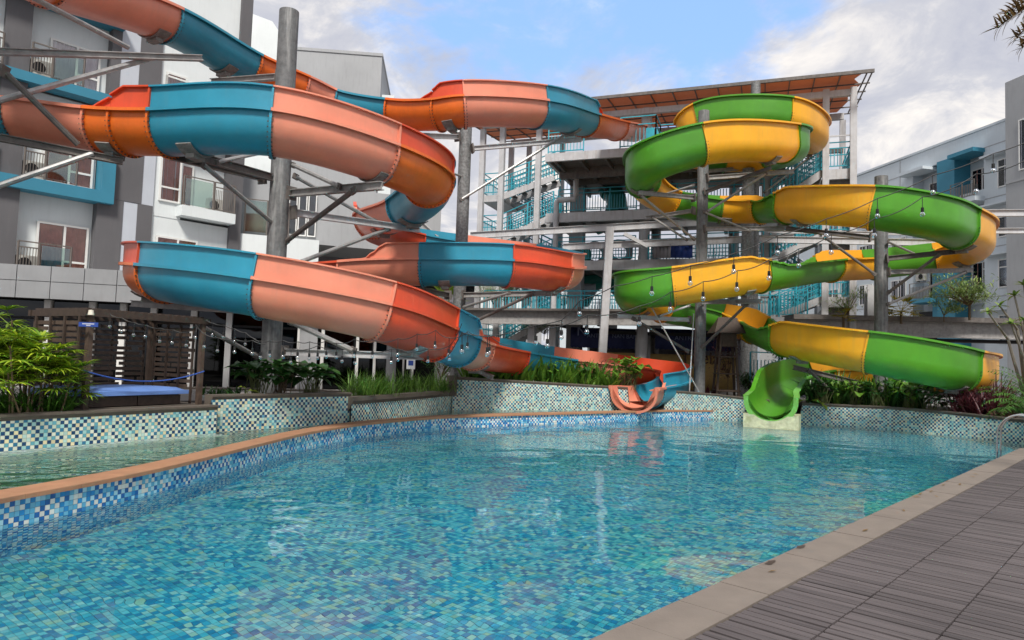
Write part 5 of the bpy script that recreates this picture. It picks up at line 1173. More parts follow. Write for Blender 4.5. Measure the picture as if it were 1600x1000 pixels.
# pool bar with its two banners
kb = empty('pool_bar', tuple(P(1020, 560, 36)), 'dark open pool bar under the walkway behind the banners', 'building'); kb.location.z = .42
A, B = P(742, 510, 36), P(1190, 510, 34); mb = MB(); mb.box((A.x+6, 36, .43), (B.x, 37, 3.0)); mb.build('back_wall', M['wall_mauve'], kb)
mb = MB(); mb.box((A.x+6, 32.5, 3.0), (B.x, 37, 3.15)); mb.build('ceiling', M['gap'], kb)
for px in (998, 1012): q = P(px, 560, 33); mb = MB(); mb.box((q.x-.12, 33, .43), (q.x+.12, 33.24, 3.0)); mb.build('post', M['wall_grey'], kb)
def banner(px0, px1, py0, py1, D, m, name, label, texts):
    A, B = P(px0, py0, D), P(px1, py0, D); z1 = A.z; z0 = P(px0, py1, D).z; n = 40; mb = MB()
    for i in range(n+1):
        q = A.lerp(B, i/n); y = D+.05*math.sin(i*.7); sc_ = .06*abs(math.sin(i*1.5)) if m == 'navy' else 0
        mb.v += [(q.x, y, z0-sc_), (q.x, y, z1), (q.x, y+.015, z0-sc_), (q.x, y+.015, z1)]
    for i in range(n): k = 4*i; mb.f += [(k, k+4, k+5, k+1), (k+2, k+3, k+7, k+6), (k, k+2, k+6, k+4), (k+1, k+5, k+7, k+3)]; mb.m += [0]*4
    root = empty(name, ((A.x+B.x)/2, D, z0), label, 'banner'); mb.build('cloth', M[m], root, smooth=True)
    for tx, px, py, size, mm in texts:
        cu = bpy.data.curves.new('lettering', 'FONT'); cu.body = tx; cu.size = size; cu.extrude = .004; cu.materials.append(M[mm])
        t_ = bpy.data.objects.new('lettering', cu); COL.objects.link(t_); q = P(px, py, D-.09); me_ = bpy.data.meshes.new_from_object(t_); bpy.data.objects.remove(t_); t_ = bpy.data.objects.new('lettering', me_); COL.objects.link(t_); t_.parent = root; t_.location = q-root.location; t_.rotation_euler = (R(90), 0, 0)
banner(892, 1012, 511, 541, 32.9, 'navy', 'banner', 'navy banner with pale capitals left of the capped post, above the salmon slide', [('N', 901, 524, .62, 'grey_print'), ('ANTRI', 917, 527, .27, 'grey_print'), ('NAN BAN', 956, 528, .27, 'grey_print')])
banner(1024, 1150, 513, 544, 32.6, 'navy', 'banner', 'navy banner with pale capitals behind the capped post', [('ANTRIA', 1054, 531, .30, 'grey_print')])
banner(880, 1150, 548, 603, 33.2, 'ochre', 'banner', 'faded ochre banner with brown script under the navy ones', [('Tur', 1062, 568, .9, 'brown_print'), ('ela', 1095, 568, .8, 'brown_print')])
# ------------------------------------------------------------------ planting
rnd = random.Random(11)
def blade(mb, o, az, el, ln, w, droop, seg=4, fold=.25, twist=0.):
    """one strap leaf: a folded strip that arches over"""
    o = Vector(o); k = len(mb.v); p = o.copy(); step = ln/seg; h = Vector((math.cos(az), math.sin(az), 0)); side = Vector((-h.y, h.x, 0))
    if twist: side = (side*math.cos(twist)+Vector((0, 0, 1))*math.sin(twist))
    for i in range(seg+1):
        t = i/seg; ww = w*(.55+.9*t if t < .4 else (1-t)/.6*.91+.02)
        e_ = el-droop*t*t; d = h*math.cos(e_)+Vector((0, 0, math.sin(e_))); n = side.cross(d).normalized()
        mb.v += [tuple(p-side*ww/2+n*(-fold*ww*.5)), tuple(p), tuple(p+side*ww/2+n*(-fold*ww*.5))]
        p = p+d*step
    for i in range(seg):
        q = k+3*i; mb.f += [(q, q+1, q+4, q+3), (q+1, q+2, q+5, q+4)]; mb.m += [0, 0]
    return p
def broad(mb, o, az, el, ln, w, droop, seg=5):
    """heart-shaped blade with a mid crease"""
    o = Vector(o); k = len(mb.v); p = o.copy(); h = Vector((math.cos(az), math.sin(az), 0)); side = Vector((-h.y, h.x, 0)); step = ln/seg
    prof = [.35, .95, 1.0, .82, .5, .03]
    for i in range(seg+1):
        t = i/seg; ww = w*prof[i]; e_ = el-droop*t; d = h*math.cos(e_)+Vector((0, 0, math.sin(e_))); n = side.cross(d).normalized()
        lift = .10*ww*math.sin(i*2.1)
        mb.v += [tuple(p-side*ww/2+n*(-.12*ww+lift)), tuple(p), tuple(p+side*ww/2+n*(-.12*ww-lift))]; p = p+d*step
    for i in range(seg): q = k+3*i; mb.f += [(q, q+1, q+4, q+3), (q+1, q+2, q+5, q+4)]; mb.m += [0, 0]
def gz(px, D, z=.42): q = P(px, 560, D); return Vector((q.x, D, z))
def clump(name, label, o, n, ln, w, m, el=(.7, 1.45), droop=(.6, 1.5), spread=.06, cat='plant', group=None):
    mb = MB()
    for i in range(n):
        a = rnd.uniform(0, 6.283); e_ = rnd.uniform(*el); q = Vector(o)+Vector((rnd.gauss(0, spread), rnd.gauss(0, spread), 0))
        blade(mb, q, a, e_, ln*rnd.uniform(.6, 1.1), w*rnd.uniform(.7, 1.2), rnd.uniform(*droop))
    ob = mb.build(name, M[m], None); ob.data.transform(Matrix.Translation(-Vector(o))); ob.location = o
    return tag(ob, label, cat, group)
# lady palms at the far left
def lady_palm(o, label, stems, H, m='lf_rhapis', rad=.5, fl=.34):
    root = empty('lady_palm', tuple(o), label, 'palm')
    for s_ in range(stems):
        a = rnd.uniform(0, 6.28); b_ = Vector(o)+Vector((math.cos(a), math.sin(a), 0))*rnd.uniform(0, rad); hh_ = H*rnd.uniform(.45, 1.0)
        top = b_+Vector((rnd.gauss(0, .08), rnd.gauss(0, .08), hh_)); mb = MB(); mb.tube([b_, b_.lerp(top, .5)+Vector((.02, 0, 0)), top], .012, 5); mb.build('cane', M['stem'], root)
        for f in range(rnd.randint(5, 8)):
            az = rnd.uniform(0, 6.28); el = rnd.uniform(-.1, 1.1); st = top-Vector((0, 0, rnd.uniform(0, .4)*hh_*.6)); pl = rnd.uniform(.18, .34)
            d = Vector((math.cos(az)*math.cos(el), math.sin(az)*math.cos(el), math.sin(el))); q = st+d*pl
            mb = MB(); mb.tube([st, q], .004, 4)
            nf = rnd.randint(10, 14); 
            for j in range(nf):
                sp_ = (j/(nf-1)-.5)*3.3; blade(mb, q, az+sp_, el*.6+rnd.uniform(-.1, .2)-abs(sp_)*.12, fl*rnd.uniform(.8, 1.1)*(1-.12*abs(sp_)), .050, rnd.uniform(.5, 1.1), seg=4, fold=.5)
            mb.build('frond', M[m], root)
    return root
q = gz(8, 10.5, .5); lady_palm(q, 'tall lady palm clump at the left edge, dark green fingers reaching highest', 15, 1.55, rad=.5)
q = gz(45, 10.1, .5); lady_palm(q, 'bright lime lady palm in front of the timber shelter, lower than its neighbour', 13, 1.08, rad=.42, m='lf_bright')
q = gz(82, 10.3, .5); lady_palm(q, 'smaller lady palm right beside the first shelter post with yellowing tips', 6, .9, rad=.18, m='lf_rhapis', fl=.3)
q = gz(-60, 9.6, .5); lady_palm(q, 'lady palm mostly beyond the left edge of the picture', 6, 1.5, rad=.4)
for i, px in enumerate((-20, 15, 50, 82, 105)):
    clump('arching_plant', ['dark arching plant on the wall cap at the very left edge', 'dark arching plant drooping over the wall under the tall lady palm', 'dark arching plant drooping over the wall under the lime lady palm', 'dark arching plant drooping over the wall left of the first shelter post', 'sparse arching plant at the foot of the first shelter post'][i], gz(px, 9.85+.006*px, .60), 70, .62, .034, 'lf_fern', droop=(1.2, 2.2), el=(.5, 1.2))
# broad leaves behind the second planter wall
def broad_plant(o, label, n, H, size, m='lf_dark', spread=.25, cat='plant', st='stem_g'):
    root = empty('broad_leaf_plant', tuple(o), label, cat)
    for i in range(n):
        az = rnd.uniform(0, 6.28); b_ = Vector(o)+Vector((rnd.gauss(0, spread*.4), rnd.gauss(0, spread*.4), 0)); r_ = rnd.uniform(.3, 1)*spread; hh_ = H*rnd.uniform(.5, 1.05)
        t = b_+Vector((math.cos(az)*r_, math.sin(az)*r_, hh_)); mb = MB(); mb.tube([b_, b_.lerp(t, .5)+Vector((0, 0, .05)), t], .008, 5); s_ = mb.build('leaf_stalk', M[st], root)
        mb = MB(); sz = size*rnd.uniform(.75, 1.2); broad(mb, t, az+rnd.uniform(-.5, .5), rnd.uniform(-.1, .5), sz, sz*.72, rnd.uniform(.5, 1.2)); mb.build('leaf', M[m], s_)
    return root
broad_plant(gz(405, 14.0, .72), 'broad dark leaved plant in front of the tall steel post', 30, .62, .40)
broad_plant(gz(440, 14.4, .72), 'broad dark leaved plant with reddish stalks between post and pillars', 30, .66, .42, st='stem')
broad_plant(gz(487, 14.8, .72), 'broad leaved plant with one brighter leaf, left of the grass clumps', 32, .62, .42)
broad_plant(gz(392, 13.4, .72), 'single bright round leaf hanging over the wall cap, left of the broad leaves', 2, .18, .2, 'lf_lime', .06)
for i, px in enumerate((340, 362)): clump('low_shrub', ['low dark curly shrub right of the shelter', 'low dark curly shrub left of the broad leaves'][i], gz(px, 13.9, .72), 60, .22, .05, 'lf_dark', spread=.18, el=(.1, 1.4))
for i, (px, D, n, ln) in enumerate(((566, 15.9, 230, .72), (598, 16.6, 230, .74), (640, 18.0, 230, .72), (678, 19.1, 210, .70), (700, 19.7, 150, .60))):
    clump('grass_clump', ['fine arching grass clump, first from the left above the recessed wall', 'fine arching grass clump, second from the left above the recessed wall', 'darker grass clump in the middle above the recessed wall', 'grass clump before the stone corner pier', 'thin grass clump touching the stone corner pier'][i], gz(px, D, .66), n, ln, .024, 'lf_grass', el=(.6, 1.5), droop=(.6, 1.9), spread=.17)
# strap leaves along the wall behind the salmon mouth
xs_ = [(735, 20.6), (752, 20.9), (772, 21.0), (790, 21.2), (808, 21.3), (826, 21.5), (845, 21.6), (862, 21.8), (880, 21.9), (898, 22.0), (915, 22.2), (935, 22.2), (955, 22.4)]
for i, (px, D) in enumerate(xs_):
    clump('strap_leaf_plant', 'strap leaf plant number %s from the left in the bed behind the long mosaic wall' % ['one', 'two', 'three', 'four', 'five', 'six', 'seven', 'eight', 'nine', 'ten', 'eleven', 'twelve', 'thirteen'][i], gz(px, D, 1.0-.027*i), 38, 1.1, .13, 'lf_lily', el=(.75, 1.5), droop=(.4, 1.7), spread=.09, group='strap leaf plants behind the mosaic wall')
broad_plant(gz(985, 22.55, .78), 'leafy green plant standing tallest right beside the salmon slide mouth', 34, .95, .42, 'lf_lily', .30)
for i, (px, D) in enumerate(((745, 20.9), (800, 21.4), (850, 21.8), (905, 22.2), (940, 22.5))): broad_plant(gz(px, D, .98-.05*i), 'broad leafed plant mixed into the strap leaves of the long bed, ' + ['nearest the stone pier', 'second from the pier', 'third from the pier', 'fourth from the pier', 'nearest the salmon mouth'][i], 16, .75, .30, 'lf_dark' if i % 2 else 'lf_lily', .25)
broad_plant(gz(958, 22.3, .8), 'plant with one large pale yellow leaf held above the strap leaves', 1, .95, .36, 'lf_lime', .05)
def twiggy(name, o, label, H, W, n, m, leaf=.07, cat='shrub', trunk=.02, lw=.03, branches=9, zbias=.35, stem='stem'):
    root = empty(name, tuple(o), label, cat); mb = MB(); tips = []
    o = Vector(o); fork = o+Vector((0, 0, H*.3)); mb.tube([o, fork], trunk*1.2, 5); o_base = o; o = fork; H = H*.75
    for b_ in range(branches):
        a = rnd.uniform(0, 6.28); r_ = W*rnd.uniform(.3, 1); t = Vector(o)+Vector((math.cos(a)*r_, math.sin(a)*r_, H*rnd.uniform(zbias*.3, 1)))
        m1 = Vector(o).lerp(t, .5)+Vector((rnd.gauss(0, .05), rnd.gauss(0, .05), H*.1)); mb.tube([o, m1, t], trunk, 5, r2=trunk*.3); tips += [t, m1.lerp(t, .5), m1.lerp(t, .25)]
    mb.build('trunk', M[stem], root); mb = MB()
    for i in range(n):
        c_ = rnd.choice(tips); q = c_+Vector((rnd.gauss(0, W*.22), rnd.gauss(0, W*.22), rnd.gauss(0, H*.09)))
        blade(mb, q, rnd.uniform(0, 6.28), rnd.uniform(-.5, 1.1), leaf*rnd.uniform(.6, 1.3), lw*rnd.uniform(.7, 1.3), rnd.uniform(.2, 1.2), seg=2)
    mb.build('foliage', M[m], root); return root
twiggy('shrub', gz(940, 22.8, .7), 'small leaved reddish shrub rising behind the strap leaves', 1.0, .4, 420, 'lf_red', .06, stem='stem')
for i, (px, D, m_) in enumerate(((1276, 22.8, 'lf_dark'), (1292, 22.9, 'lf_dark'), (1310, 22.6, 'lf_lily'), (1328, 22.4, 'lf_dark'), (1345, 22.3, 'lf_lily'), (1362, 22.1, 'lf_dark'), (1380, 21.9, 'lf_lily'), (1398, 21.7, 'lf_dark'), (1416, 21.5, 'lf_lily'), (1434, 21.3, 'lf_dark'), (1268, 23.6, 'lf_dark'), (1320, 23.4, 'lf_lily'), (1388, 23.0, 'lf_dark'))):
    clump('strap_leaf_plant', 'dark strap leaf plant under the yellow slide, ' + ['beside the green mouth', 'second from the green mouth', 'third from the green mouth', 'fourth from the green mouth', 'below the yellow section', 'left of the thick post', 'at the foot of the thick post', 'right of the thick post', 'below the green section', 'last before the red bushes', 'in the shade behind the mouth', 'in the second row below the yellow section', 'in the second row behind the thick post'][i], gz(px, D, .50), 36, 1.2, .12, m_, el=(.6, 1.5), droop=(.3, 1.3), spread=.10, group='strap leaf plants behind the right wall')
broad_plant(gz(1266, 22.2, .5), 'big lobed yellow-green leaf leaning over the wall beside the green mouth', 2, .22, .55, 'lf_lime', .08)
for i, (px, D) in enumerate(((1284, 22.3), (1335, 22.0), (1372, 21.6), (1425, 21.1), (1456, 20.6))): broad_plant(gz(px, D, .5), 'broad leafy plant in the right bed, ' + ['close to the green mouth', 'below the middle of the yellow section', 'in front of the thick post', 'below the green section', 'next to the dark arm under the green section'][i], 22, .75, .36, 'lf_lily' if i % 2 else 'lf_dark', .3)
broad_plant(gz(1490, 20.4, .5), 'low round dark leaves under the rightmost turn of the green slide', 14, .35, .3, 'lf_dark', .4)
for i, (px, D) in enumerate(((1508, 20.0), (1528, 19.6), (1548, 19.4), (1566, 19.0), (1520, 21.0), (1556, 20.5))):
    clump('red_cordyline', 'dark red leafed bush at the right end of the mosaic wall, ' + ['leftmost', 'second from left', 'third from left', 'nearest the ladder', 'behind the leftmost one', 'tallest at the back'][i], gz(px, D, .5), 80, (.95 if i < 4 else 1.35), .075, 'lf_red', el=(.5, 1.5), droop=(.3, 1.2), spread=.16, group='red bushes by the right wall')
def frond_plant(name, o, label, n, ln, m, el=(.5, 1.4), droop=1.4, pin=22, pl=.16, pw=.02, cat='palm'):
    root = empty(name, tuple(o), label, cat)
    for i in range(n):
        az = rnd.uniform(0, 6.28) if not isinstance(el[0], tuple) else el[0][0]; e_ = rnd.uniform(*el); L2 = ln*rnd.uniform(.7, 1.1); p = Vector(o); pts = [p.copy()]; h = Vector((math.cos(az), math.sin(az), 0)); side = Vector((-h.y, h.x, 0))
        for k in range(pin): ee_ = e_-droop*(k/pin)**1.5; p = p+(h*math.cos(ee_)+Vector((0, 0, math.sin(ee_))))*(L2/pin); pts.append(p.copy())
        mb = MB(); mb.tube(pts[::3]+[pts[-1]], .008, 4, r2=.002)
        for k in range(2, pin+1):
            t = k/pin; l_ = pl*math.sin(math.pi*min(1, .15+t*.85))**.6
            for sg in (-1, 1): blade(mb, pts[k], az+sg*1.15, rnd.uniform(-.1, .35)-t*.5, l_*rnd.uniform(.85, 1.1), pw, .9, seg=2, fold=.2)
        mb.build('frond', M[m], root)
    return root
frond_plant('fern_palm', gz(1612, 17.2, .55), 'feathery green palm hanging over the mosaic at the right edge above the ladder', 34, 1.35, 'lf_fern', el=(.6, 1.5), droop=2.0, pl=.26, pw=.03)
frond_plant('fern_palm', gz(1622, 18.6, .5), 'taller feathery palm with orange tinted fronds at the right edge', 26, 1.8, 'lf_fern', el=(.8, 1.5), droop=1.5, pl=.3, pw=.035)
# dry palm frond hanging in from the top right
hang = empty('palm_frond', tuple(P(1640, 5, 9.0)), 'dry brown palm frond tip hanging in at the top right corner', 'palm')
for tip in ((1560, 44), (1572, 22), (1590, 60), (1598, 75)):
    A = P(1680, -10, 9.2); B = P(tip[0], tip[1], 8.9); mb = MB(); mid = A.lerp(B, .5)+Vector((0, 0, .12)); mb.tube([A, mid, B], .006, 4, r2=.002)
    for k in range(44):
        t = .25+.75*k/43; q = A.lerp(B, t)+Vector((0, 0, .12*4*t*(1-t)*.9)); d = (B-A).normalized(); az = math.atan2(d.y, d.x)
        for sg in (-1, 1): blade(mb, q, az+sg*rnd.uniform(.1, .6), rnd.uniform(-1.2, -.1) if sg < 0 else rnd.uniform(-.5, .5), rnd.uniform(.16, .30), .034, rnd.uniform(.2, 1.0), seg=3)
    mb.build('frond', M['lf_dry'], hang)
mb = MB(); mb.tube([P(1900, 700, 9.6)*1.0+Vector((0, 0, -2)), P(1850, 100, 9.4), P(1700, -10, 9.2)], .14, 8); mb.build('trunk', M['stem'], hang)
# frangipani at the right, other trees on and behind the walkway
def frangi(o, label, tips, m='lf_frangi', lsize=.30):
    root = empty('frangipani_tree', tuple(o), label, 'tree')
    mid = None
    for i, (tp_, via) in enumerate(tips):
        mb = MB(); mb.tube([o, via, tp_], .05, 6, r2=.022); br = mb.build('branch', M['pipe'] if False else M['stem_b'], root); mb = MB()
        for k in range(11): blade(mb, tp_, 6.28*k/11+rnd.uniform(-.2, .2), rnd.uniform(-.2, .9), lsize*rnd.uniform(.8, 1.15), .10, rnd.uniform(.6, 1.3), seg=4)
        mb.build('leaf_rosette', M[m], br)
M['stem_b'] = mat('grey_smooth_bark', (.20, .18, .15), .8, .2, 8)
frangi(P(1606, 640, 20.0), 'frangipani tree with bare forked limbs and leaf rosettes at the right edge', [(P(1543, 487, 19.5), P(1575, 530, 19.8)), (P(1585, 462, 19.6), P(1600, 520, 19.8)), (P(1562, 478, 19.8), P(1590, 515, 20)), (P(1600, 500, 19.4), P(1606, 560, 19.8)), (P(1580, 506, 19.3), P(1600, 560, 19.6)), (P(1600, 446, 19.6), P(1608, 520, 19.8))])
twiggy('small_tree', P(1515, 500, 27), 'pale green fine leaved tree standing on the right walkway', 1.9, 1.2, 1500, 'lf_olive', .22, 'tree', .04, .05, 12)
twiggy('small_tree', P(1325, 503, 27.6), 'narrow leaved sapling left of the thick right post', 1.2, .75, 380, 'lf_olive', .22, 'tree', .02, .035, 8)
twiggy('small_tree', P(1475, 503, 28), 'low bushy plant on the walkway beside the teal pier', .9, .8, 500, 'lf_olive', .15, 'shrub', .02, .05, 6)
def fan_palm(o, label, n, ln, m='lf_yellow', fl=.5):
    root = empty('fan_palm', tuple(o), label, 'palm')
    for i in range(n):
        az = rnd.uniform(0, 6.28); el = rnd.uniform(-.3, 1.3); d = Vector((math.cos(az)*math.cos(el), math.sin(az)*math.cos(el), math.sin(el))); q = Vector(o)+d*ln
        mb = MB(); mb.tube([o, q], .01, 4)
        for j in range(13): sp_ = (j/12-.5)*3.6; blade(mb, q, az+sp_, el*.7-abs(sp_)*.1, fl*(1-.1*abs(sp_)), .055, .5+rnd.random()*.5, seg=3)
        mb.build('fan', M[m], root)
    mb = MB(); mb.tube([Vector(o)-Vector((0, 0, .5)), o], .05, 6); mb.build('trunk', M['stem'], root); return root
fan_palm(P(1408, 487, 28.2), 'yellowing fan palm right of the thick post on the walkway', 22, .45)
fan_palm(P(1318, 496, 27.4), 'low yellow-green fan palm under the sapling left of the thick right post', 10, .25, fl=.35)
fan_palm(P(697, 478, 26), 'bright green palm seen beside the speckled post', 16, .5, 'lf_lime', .6)
for i, (px, D, py) in enumerate(((770, 34, 488), (800, 35, 486), (832, 34, 524), (850, 35, 530), (905, 36, 530), (880, 34.5, 486))):
    twiggy('bamboo_shrub', P(px, py+2, D), ['feathery olive bamboo shrub above the walkway girder, leftmost', 'feathery olive bamboo shrub above the walkway girder, second from left', 'olive shrub below the walkway girder, left of the two posts', 'olive shrub below the walkway girder between the two posts', 'small olive shrub left of the first navy banner', 'pale shrub in front of the low teal railing'][i], 1.5 if i < 2 else 1.1, .9, 620, 'lf_olive', .24, 'shrub', .015, .03, 12)
twiggy('shrub', gz(690, 23.5, .42), 'dark palmlike shrub behind the grass clumps', 1.7, .8, 500, 'lf_dark', .4, 'shrub', .02, .03, 10)
twiggy('climbing_plant', gz(1138, 25.3, .42), 'tangle of brown vines with white flowers round the little timber house', 2.6, .55, 900, 'lf_red', .09, 'climber', .012, .04, 16)
twiggy('flowering_shrub', gz(1238, 26.0, .42), 'white flowered shrub between the posts above the green mouth', 2.3, .7, 700, 'lf_dark', .16, 'shrub', .015, .06, 12)
fl_ = MB()
for k in range(60):
    q = P(rnd.uniform(1215, 1262), rnd.uniform(545, 600), 25.4+rnd.random()); fl_.lathe(q, [(0, -.02), (.045, 0), (.03, .03), (0, .035)], 5)
tag(fl_.build('blossom', M['white_petal'], bpy.data.objects['flowering_shrub']), kind='stuff')
clump('flower_pot_plant', 'pink and red flowers low beside the foot of the capped post', gz(1105, 25, .42), 60, .6, .09, 'lf_red', spread=.3)
twiggy('shrub', gz(1178, 25.6, .42), 'dark shrub at the foot of the rear round post', .9, .6, 500, 'lf_dark', .2, 'shrub', .02, .06)
railing([P(1172, 596, 27), P(1262, 600, 27)], empty('low_fence', tuple(gz(1215, 27)), 'low teal fence behind the white flowered shrub', 'fence'), 'teal_rail', h=1.15, rails=(1.15, .1), bal=.14, bw=.03)
# ------------------------------------------------------------------ shelter with daybed
A = P(137, 560, 10.9); A.z = .63; B = P(314, 560, 12.7); B.z = .63; ab = Vector((B.x-A.x, B.y-A.y, 0)); LAB = ab.length; ab.normalize(); pb = Vector((-ab.y, ab.x, 0))
if pb.y < 0: pb = -pb
ZR = zpy(A.x, A.y, 492); DEP = 1.5
sh = empty('timber_shelter', tuple(A+ab*LAB/2), 'dark timber garden shelter with slatted screens at the left', 'shelter')
def S(u, w, z): return Vector((A.x, A.y, 0))+ab*u+pb*w+Vector((0, 0, z))
for u, w in ((0, 0), (LAB, 0), (0, DEP), (LAB, DEP)): mb = MB(); mb.obox(S(u-.04, w-.04, .60), ab*.08, pb*.08, (0, 0, ZR-.60)); mb.build('post', M['wood_mid'], sh)
for u0, u1, w0, w1 in ((-.12, LAB+.12, -.07, 0), (-.12, LAB+.12, DEP, DEP+.07)): mb = MB(); mb.obox(S(u0, w0, ZR-.02), ab*(u1-u0), pb*(w1-w0), (0, 0, .10)); mb.build('roof_beam', M['wood_dark'], sh)
for u in (-.1, LAB+.03): mb = MB(); mb.obox(S(u, 0, ZR-.022), ab*.07, pb*DEP, (0, 0, .10)); mb.build('roof_beam', M['wood_dark'], sh)
for k in range(14): mb = MB(); mb.obox(S(-.05+k*LAB/13, .01, ZR+.081), ab*.07, pb*(DEP-.02), (0, 0, .03)); mb.build('roof_slat', M['wood_dark'], sh)
def screen(u0, w0, du, dw, ln, dark):
    """irregular basket-work screen of short boards"""
    dirv = ab*du+pb*dw; nrm = pb*du-ab*dw; z = .80
    for x in (0, .33, .66, 1): mb = MB(); mb.obox(S(u0, w0, .62)+dirv*(ln*x-.02)+nrm*.03, dirv*.04, nrm*.03, (0, 0, ZR-.64)); mb.build('screen_stud', M['wood_dark'], sh)
    k = 0
    while z < ZR-.10:
        x = 0 if k % 2 == 0 else ln*.12
        while x < ln-.1:
            l_ = min(rnd.uniform(.28, .6)*ln, ln-x); mb = MB(); mb.obox(S(u0, w0, z)+dirv*x+nrm*rnd.uniform(-.01, .02), dirv*l_, nrm*.022, (0, 0, .062)); mb.build('slat', M[dark], sh); x += l_+rnd.choice((.0, .06, .14))
        z += .095; k += 1
screen(-.05, .12, 0, 1, DEP*.82, 'wood_mid'); screen(.1, DEP, 1, 0, LAB-.2, 'wood_dark'); screen(LAB, .18, 0, 1, DEP*.75, 'wood_mid')
mb = MB(); mb.obox(S(-.3, .0, .54), ab*(LAB+.5), pb*(DEP+.3), (0, 0, .075)); mb.build('base_slab', M['cap'], sh)
bed = empty('daybed', tuple(S(.95, .7, .63)), 'low daybed with a blue vinyl mattress on a dark timber box inside the shelter', 'daybed')
for k in (0, 1): mb = MB(); mb.obox(S(.14+.82*k, .12, .63), ab*.80, pb*1.05, (0, 0, .16)); mb.build('bed_base', M['wood_dark'], bed)
def cushion(o, ax, ay, h, name, parent):
    mb = MB(); n = 10
    for top in (0, 1):
        for i in range(n+1):
            for j in range(n+1):
                x, y = i/n, j/n; e_ = min(x, 1-x, y, 1-y)*n; b_ = 1-math.exp(-e_*1.3); ins = .5*(1-b_)*.05
                mb.v.append(tuple(Vector(o)+Vector(ax)*x+Vector(ay)*y+Vector((0, 0, (h*(.55+.45*b_)+.006*math.sin(x*9+y*4)) if top else h*.12*(1-b_)))))
    q = (n+1)**2
    for i in range(n):
        for j in range(n): a = i*(n+1)+j; mb.f += [(q+a, q+a+n+1, q+a+n+2, q+a+1), (a, a+1, a+n+2, a+n+1)]
    for i in range(n):
        for a, b in ((i, i+1), ((n*(n+1)+i+1), n*(n+1)+i)): mb.f.append((a, b, q+b, q+a))
        a, b = i*(n+1), (i+1)*(n+1); mb.f.append((b, a, q+a, q+b)); a, b = a+n, b+n; mb.f.append((a, b, q+b, q+a))
    mb.m = [0]*len(mb.f); return mb.build(name, M['cushion'], parent, smooth=50)
cushion(S(.05, .02, .79), ab*1.80, pb*1.20, .15, 'mattress', bed); cushion(S(-.28, .1, .80), ab*.36, pb*1.0, .16, 'bolster', bed)
mb = MB(); pts = []
pa, pb_ = P(128, 578, 10.8), P(319, 580, 12.6)
for k in range(25): t = k/24; pts.append(pa.lerp(pb_, t)+Vector((0, 0, -.18*4*t*(1-t))))
mb.tube(pts, .013, 6); tag(mb.build('rope', M['rope'], smooth=50), 'blue rope sagging between the two front posts of the shelter', 'rope')
mb = MB(); q = P(142, 492, 10.75); mb.lathe(q, [(.045, 0), (.034, .075), (0, .08)], 14); mb.lathe(q, [(.04, .002), (0, .003)], 14); o_ = mb.build('lamp_shade', M['cream'], smooth=40); tag(o_, 'small cream lamp shade on top of the first shelter post', 'lamp')
mb = MB(); q = P(138, 507, 10.72); mb.box((q.x-.15, q.y, q.z-.035), (q.x+.15, q.y+.012, q.z+.035)); sg = empty('shelter_sign', tuple(q), 'small blue sign with faint white print on the first shelter post', 'sign'); mb.build('sign_board', M['sign_blue'], sg)
mb = MB()
for k in range(11): mb.box((q.x-.09+k*.017, q.y-.003, q.z+.002), (q.x-.09+k*.017+.011, q.y-.001, q.z+.018))
for k in range(5): mb.box((q.x-.03+k*.014, q.y-.003, q.z-.022), (q.x-.03+k*.014+.009, q.y-.001, q.z-.008))
mb.build('print', M['white_print'], sg)
# little timber house by the capped post
H1 = gz(1136, 24.8, .42); hs = empty('timber_bird_house', tuple(H1), 'little weathered timber house on tall legs with a dark roof by the capped post', 'bird house')
zt = zpy(H1.x, 24.8, 520); zr = zpy(H1.x, 24.8, 498)
for dx in (-.38, .32):
    for dy in (-.25, .25): mb = MB(); mb.bar(H1+Vector((dx*1.15, dy, 0)), Vector((H1.x+dx*.7, 24.8+dy*.7, zt)), .07, .07); mb.build('leg', M['wood_mid'], hs)
for i, z in enumerate((.75, 1.35, 1.95)): mb = MB(); mb.box((H1.x-.45+.06*i, 24.5, z), (H1.x+.42-.06*i, 25.1, z+.05)); mb.build('shelf', M['wood_mid'], hs)
mb = MB(); mb.box((H1.x-.24, 24.6, zt-.5), (H1.x+.24, 25.0, zt)); mb.build('house_body', M['wood_mid'], hs)
mb = MB(); a = .60; mb.add([(H1.x-a, 24.3, zt-.02), (H1.x+a, 24.3, zt-.02), (H1.x+a, 25.3, zt-.02), (H1.x-a, 25.3, zt-.02), (H1.x-a*.55, 24.8, zr+.05), (H1.x+a*.55, 24.8, zr+.05)], [(0, 1, 5, 4), (2, 3, 4, 5), (1, 2, 5), (3, 0, 4), (3, 2, 1, 0)]); mb.build('roof', M['wood_dark'], hs)
# stay wire and thin pole by the capped post
mb = MB(); mb.tube([P(1017, 478, 22.3), P(1092, 612, 22.3)], .022, 6); tag(mb.build('stay_wire', M['pipe'], smooth=50), 'pale stay wire slanting down past the blue turn of the left slide', 'wire')
mb = MB(); mb.tube([P(1084, 490, 23.2), P(1077, 614, 23.2)], .02, 6); tag(mb.build('pole', M['white_steel'], smooth=50), 'thin white pole standing upright left of the capped post', 'pole')
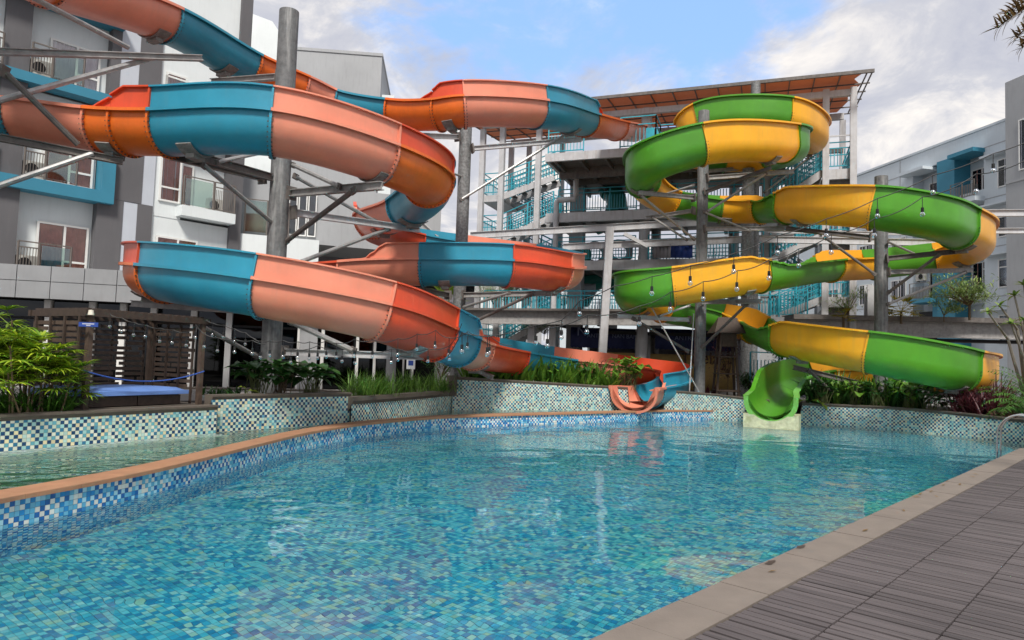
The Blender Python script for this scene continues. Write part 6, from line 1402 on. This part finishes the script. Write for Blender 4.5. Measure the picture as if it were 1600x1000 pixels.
# ------------------------------------------------------------------ strings of bulbs
def strand(label, nodes, D, hang=.16, bulb=.030, sag=.05, wire=.006, alt=None):
    """nodes: (px, py, bulb?) along the cord"""
    pts = [P(x, y, (D if not callable(D) else D(x))) for x, y, b_ in nodes]; root = empty('string_light', tuple(pts[0]), label, 'string lights')
    path = []
    for a, b in zip(pts[:-1], pts[1:]):
        for k in range(8): t = k/8; path.append(a.lerp(b, t)+Vector((0, 0, -sag*(a-b).length*4*t*(1-t))))
    path.append(pts[-1]); mb = MB(); mb.tube(path, wire, 5); mb.build('cord', M['black'], root, smooth=50)
    for (x, y, b_), p in zip(nodes, pts):
        if not b_: continue
        h_ = hang*(b_ if isinstance(b_, float) else 1)*rnd.uniform(.9, 1.1); sw = rnd.uniform(-.03, .03)
        q = p+Vector((sw*h_, 0, -h_)); mb = MB(); mb.tube([p, q], wire*.8, 4); mb.lathe(q, [(0, 0), (.018, 0), (.019, -.05), (.016, -.058), (0, -.058)], 8); s_ = mb.build('bulb_socket', M['black'], root, smooth=50)
        mb = MB(); r_ = bulb; c_ = q+Vector((0, 0, -.055-r_)); mb.lathe(c_, [(.012, r_*1.05), (r_*.75, r_*.62), (r_, 0), (r_*.72, -r_*.68), (0, -r_)], 10); mb.build('bulb', M['bulb'], s_, smooth=True)
        mb = MB(); mb.tube([c_+Vector((0, 0, r_)), c_], .006, 4); mb.build('filament', M['cream'], s_)
strand('upper string of clear bulbs rising from the green slide to the right edge', [(700, 556, 0), (722, 520, 1), (762, 526, 1), (838, 508, 1), (878, 500, 1), (906, 470, .6), (960, 447, 0), (1019, 432, .9), (1079, 415, 1), (1147, 396, 1), (1215, 368, 1), (1291, 342, 1), (1371, 310, 1), (1457, 274, 1), (1552, 240, 1), (1640, 205, 0)], 8.2, .13, .030, .03)
strand('lower string of clear bulbs crossing the yellow and green sections', [(856, 512, 1), (918, 492, 1), (1000, 478, 1), (1048, 456, 1), (1099, 440, .9), (1152, 423, 1), (1202, 406, 1), (1248, 389, 1), (1299, 366, 1), (1366, 342, 1), (1441, 308, 1), (1525, 272, 1), (1610, 246, 0)], 8.4, .13, .030, .07)
strand('string of bulbs slung low across the white pillars under the left slide', [(395, 528, 0), (408, 533, 1), (422, 532, 1), (443, 532, 1), (466, 534, 1), (484, 534, 1), (511, 532, 1), (526, 536, .9), (554, 530, 1), (583, 531, 1), (622, 529, 1), (652, 522, 1), (681, 516, 1), (702, 528, 1), (731, 518, 1), (765, 524, 1), (800, 540, 0)], 10.5, .16, .028, .12)
strand('second string of bulbs under the salmon and red sections of the left slide', [(440, 540, 0), (455, 545, 1), (497, 540, 1), (535, 545, 1), (556, 548, 1), (612, 545, 1), (622, 545, .7), (669, 545, 1), (703, 540, 1), (722, 505, 0)], 10.7, .12, .028, .10)
strand('string of bulbs running from the shelter roof down to the first tall post', [(172, 489, 0), (173, 492, .8), (191, 497, 1), (210, 504, 1), (228, 508, .9), (251, 513, 1), (270, 515, 1), (292, 520, 1), (306, 508, .9), (320, 522, 1), (341, 528, 1), (367, 530, 1), (395, 532, 1), (415, 538, 0)], 10.4, .11, .026, .08)
strand('rear string of bulbs from the second shelter post towards the first tall post', [(322, 500, 0), (333, 505, 1), (350, 508, 1), (367, 514, 1), (384, 520, 1), (400, 530, 0)], 11.6, .12, .026, .08)
